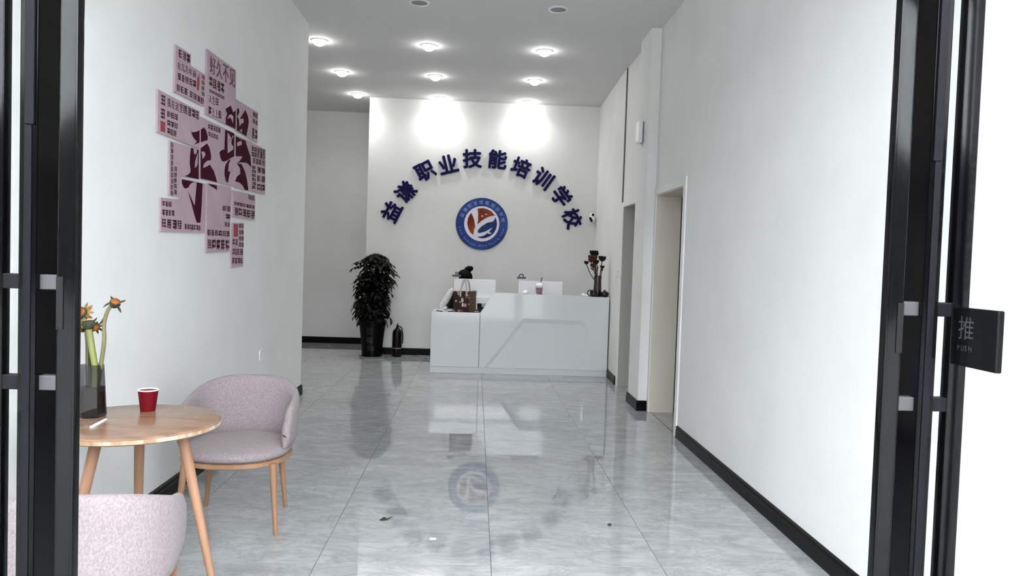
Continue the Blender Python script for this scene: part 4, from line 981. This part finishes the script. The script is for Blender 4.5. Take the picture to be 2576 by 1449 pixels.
# sunflowers, faded
def vp(px, py, dy=0.0): q = on(px, py, Y=vq.y+dy); return Vector((q.x, q.y, q.z))
M_GSTEM = mat('yellow_green_stem', (128,134,72), 0.6, noise=(10,(98,104,56),(1,1,0.3))); M_GSTEM2 = mat('olive_stem', (94,90,60), 0.65, noise=(12,(116,112,80),(1,1,0.3)))
M_CAL = mat('olive_calyx', (60,64,38), 0.8, noise=(18,(38,42,26))); M_ORG = mat('orange_flower', (166,92,18), 0.8, noise=(50,(96,44,14))); M_PET = mat('faded_petal', (160,128,58), 0.8, noise=(30,(104,62,26))); M_DPET = mat('brown_petal', (96,50,28), 0.85, noise=(30,(60,28,20)))
def sunflower(label, path, rad, mstem, head_dir, hr, kind):
    base = path[0]
    t = thing('sunflower', label, 'flower', base, group='faded sunflowers in the smoked vase')
    P = [p-base for p in path]
    pts = catmull(P, 6); n = len(pts)
    MB().tube(pts, [rad[0]+(rad[1]-rad[0])*i/(n-1) for i in range(n)], 10).build('stem', mstem, t, smooth=60)
    c = P[-1]; q = Vector(head_dir).normalized().to_track_quat('Z','Y').to_euler()
    h = MB().lathe([(0.004,-hr*0.9),(hr*0.55,-hr*0.75),(hr*0.95,-hr*0.1),(hr*0.85,hr*0.45),(hr*0.6,hr*0.5)], 16).build('calyx', M_CAL, t, loc=c, smooth=60); h.rotation_euler = q
    if kind != 'bare':
        d = MB().lathe([(hr*0.72,hr*0.45),(hr*0.6,hr*0.62),(0.0,hr*0.7)], 16, cap=False).build('disc', M_ORG, t, loc=c, smooth=60); d.rotation_euler = q
    rr = random.Random(hash(label) % 1000 if False else len(label))
    m = {'sepals': M_CAL, 'petals': M_PET, 'brown': M_DPET, 'bare': M_CAL}[kind]
    cnt = {'sepals': 4, 'petals': 14, 'brown': 10, 'bare': 3}[kind]
    for k in range(cnt):
        a = 2*PI*k/cnt+rr.random()*0.4; L = hr*(1.0+0.9*rr.random()); mb = MB(); dd = Vector((math.cos(a),math.sin(a),0)); s = Vector((-dd.y,dd.x,0)); Q = []
        droop = rr.uniform(-1.0,0.4)
        for tt, w in ((0,0.12),(0.35,0.24),(0.7,0.2),(1.0,0.03)):
            cc = dd*(hr*0.7+L*tt*0.9)+Vector((0,0,hr*0.1+L*droop*tt*tt)); Q += [cc-s*hr*w, cc+Vector((0,0,0.06*hr)), cc+s*hr*w]
        f = []
        for i in range(3):
            for j in range(2): f.append((i*3+j,i*3+j+1,(i+1)*3+j+1,(i+1)*3+j))
        o = mb.add(Q, f).build('sepal' if kind in ('sepals','bare') else 'petal', m, t, loc=c, smooth=60); o.rotation_euler = q
    return t
vb = Vector((vq.x, vq.y, TZ))
sunflower('faded sunflower on the tall bent stem, orange disc facing right', [vb+Vector((0.004,0.006,0.035)), vp(252,930), vp(262,860), vp(262,815), vp(272,780), vp(289,763)], (0.0085,0.0065), M_GSTEM2, (0.45,-0.5,0.75), 0.022, 'sepals')
sunflower('bare sunflower head on the thick yellow-green stem', [vb+Vector((0.008,-0.012,0.03)), vp(240,940,-0.015), vp(232,880,-0.015), vp(226,840,-0.015), vp(223,815,-0.015)], (0.0125,0.011), M_GSTEM, (-0.1,-0.1,1), 0.026, 'bare')
sunflower('ragged yellow sunflower beside the black door edge', [vb+Vector((-0.012,0.016,0.03)), vp(222,930,0.02), vp(223,870,0.02), vp(214,815,0.02), vp(206,790,0.02)], (0.008,0.006), M_GSTEM2, (-0.2,-0.8,0.5), 0.028, 'petals')
sunflower('drooping brown sunflower right of the thick stem', [vb+Vector((-0.006,-0.004,0.03)), vp(226,930,0.01), vp(226,860,0.01), vp(232,826,0.01), vp(240,822,0.01)], (0.007,0.005), M_CAL, (0.5,-0.5,-0.4), 0.018, 'brown')
sunflower('drooping orange sunflower lowest beside the black door edge', [vb+Vector((-0.016,0.004,0.03)), vp(220,930,0.03), vp(219,860,0.03), vp(212,818,0.03), vp(203,824,0.03)], (0.007,0.005), M_CAL, (-0.3,-0.5,-0.7), 0.022, 'brown')

# ------------------------------------------------------------------ upholstered chairs
def make_chair(label, loc, rz):
    t = thing('tub_chair', label, 'chair', loc, rz, 'upholstered tub chairs at the round table')
    # local: faces -Y
    legs = [(-0.235,-0.225,-0.205,-0.190),(0.250,-0.215,0.222,-0.185),(-0.225,0.215,-0.185,0.170),(0.205,0.215,0.180,0.170)]
    for fx, fy, tx_, ty_ in legs:
        MB().tube([(fx,fy,0),(fx*0.5+tx_*0.5,fy*0.5+ty_*0.5,0.17),(tx_,ty_,0.352)], [0.0095,0.0145,0.018], 14).build('leg', M_WOOD, t, smooth=50)
    # ring
    def oval(rx, ry, n=48, p=2.3):
        out = []
        for k in range(n):
            a = 2*PI*k/n; c, s = math.cos(a), math.sin(a)
            out.append((rx*math.copysign(abs(c)**(2/p),c), ry*math.copysign(abs(s)**(2/p),s)))
        return out
    rg = MB(); secs = [(0.262,0.262,0.338),(0.270,0.270,0.342),(0.270,0.270,0.362),(0.262,0.262,0.365)]
    loft([[(u,v,z) for u,v in oval(a,b)] for a,b,z in secs], True, True).build('seat_rail', M_WOOD, t, smooth=40)
    cs = [(0.235,0.235,0.3655),(0.262,0.262,0.370),(0.272,0.272,0.385),(0.270,0.270,0.402),(0.250,0.250,0.418),(0.19,0.19,0.430),(0.10,0.10,0.436),(0.01,0.01,0.437)]
    loft([[(u,v-0.004,z) for u,v in oval(a,b)] for a,b,z in cs], True, True).build('seat_cushion', M_FABRIC, t, smooth=60)
    # wrapping back shell: sweep of a rounded cross-section around the seat
    n = 44; a0, a1 = math.radians(-14), math.radians(194); rings = []
    for i in range(n+1):
        u = i/n; a = a0+(a1-a0)*u
        c, s = math.cos(a), math.sin(a)
        e = min(u, 1-u)*2                         # 0 at the arm ends, 1 at the middle of the back
        top = 0.626+(0.097*max(0,s)**1.05 if s > 0 else 0.16*s)
        if e < 0.08: top -= 0.045*(1-math.sqrt(max(0.0, 1-(1-e/0.08)**2)))
        bot = 0.365+0.035*(1-e)
        lean = 0.030
        ro, ri = 0.298, 0.250
        th = 0.5*(ro-ri)
        sec = []
        m = 7
        prof = [(ri+0.004,bot+0.02),(ri,bot+0.08),(ri,(bot+top)/2),(ri+0.001,top-0.05),(ri+0.006,top-0.018),(ri+0.018,top-0.002),(ri+0.030,top),(ro-0.008,top-0.010),(ro-0.001,top-0.032),(ro,top-0.08),(ro,(bot+top)/2),(ro-0.004,bot+0.05),(ro-0.016,bot+0.012),(ri+0.016,bot)]
        for r, z in prof:
            rr = r+lean*max(0,(z-0.42))/0.33*max(0,s)
            sx = math.copysign(abs(c)**(2/2.6), c); sy = math.copysign(abs(s)**(2/2.6), s)
            sec.append((rr*sx*0.985, rr*sy, z))
        rings.append(sec)
    # round the arm ends
    def shrink(sec, f, push):
        cx = sum(p[0] for p in sec)/len(sec); cy = sum(p[1] for p in sec)/len(sec); cz = sum(p[2] for p in sec)/len(sec)
        return [(cx+(p[0]-cx)*f+push[0], cy+(p[1]-cy)*f+push[1], cz+(p[2]-cz)*(0.94+0.06*f)) for p in sec]
    def tang(a, sgn): return Vector((-math.sin(a), math.cos(a)))*sgn
    t0, t1 = tang(a0,-1), tang(a1,1)
    rings = [shrink(rings[0],0.45,(t0.x*0.016,t0.y*0.016)), shrink(rings[0],0.82,(t0.x*0.010,t0.y*0.010))] + rings + [shrink(rings[-1],0.82,(t1.x*0.010,t1.y*0.010)), shrink(rings[-1],0.45,(t1.x*0.016,t1.y*0.016))]
    loft(rings, True, True).build('backrest', M_FABRIC, t, smooth=75)
    return t
make_chair('grey-mauve tub chair on the far side of the round table, seat showing', (-1.212, 3.985, 0), 0.03)
make_chair('grey-mauve tub chair with its back to the entrance, nearest of all', (-1.205, 2.405, 0), PI+0.20)

# ------------------------------------------------------------------ bits on the floor
q = on(970, 1308, Z=0)
o = tag(MB().add([(-0.035,-0.01,0.001),(-0.01,0.012,0.012),(0.012,0.006,0.004),(0.036,0.018,0.016),(0.01,-0.008,0.003),(-0.012,-0.014,0.001)], [(0,1,2,5),(5,2,3,4)]).add([(-0.035,-0.01,0.0),(-0.01,0.012,0.011),(0.012,0.006,0.003),(0.036,0.018,0.015),(0.01,-0.008,0.002),(-0.012,-0.014,0.0)], [(5,2,1,0),(4,3,2,5)]).build('dry_leaf_scrap', mat('dark_scrap', (40,38,36), 0.8), loc=(q.x,q.y,0.0005)), 'dark curled leaf scrap on the floor tiles', 'leaf')
q = on(1533, 1323, Z=0)
tag(MB().ell((0,0,0.007),(0.011,0.009,0.0072),10,6).build('small_pebble', mat('dark_scrap', (40,38,36), 0.8), loc=(q.x,q.y,0.0002), smooth=50), 'tiny dark pebble on the floor tiles right of centre', 'pebble')
q = on(1089, 1356, Z=0)
tag(MB().box((-0.016,-0.008,0),(0.016,0.010,0.003)).build('paper_scrap', mat('white_paper', (236,236,238), 0.7), loc=(q.x,q.y,0.0003), bevel=0.001), 'tiny white paper scrap on the floor tiles', 'paper')
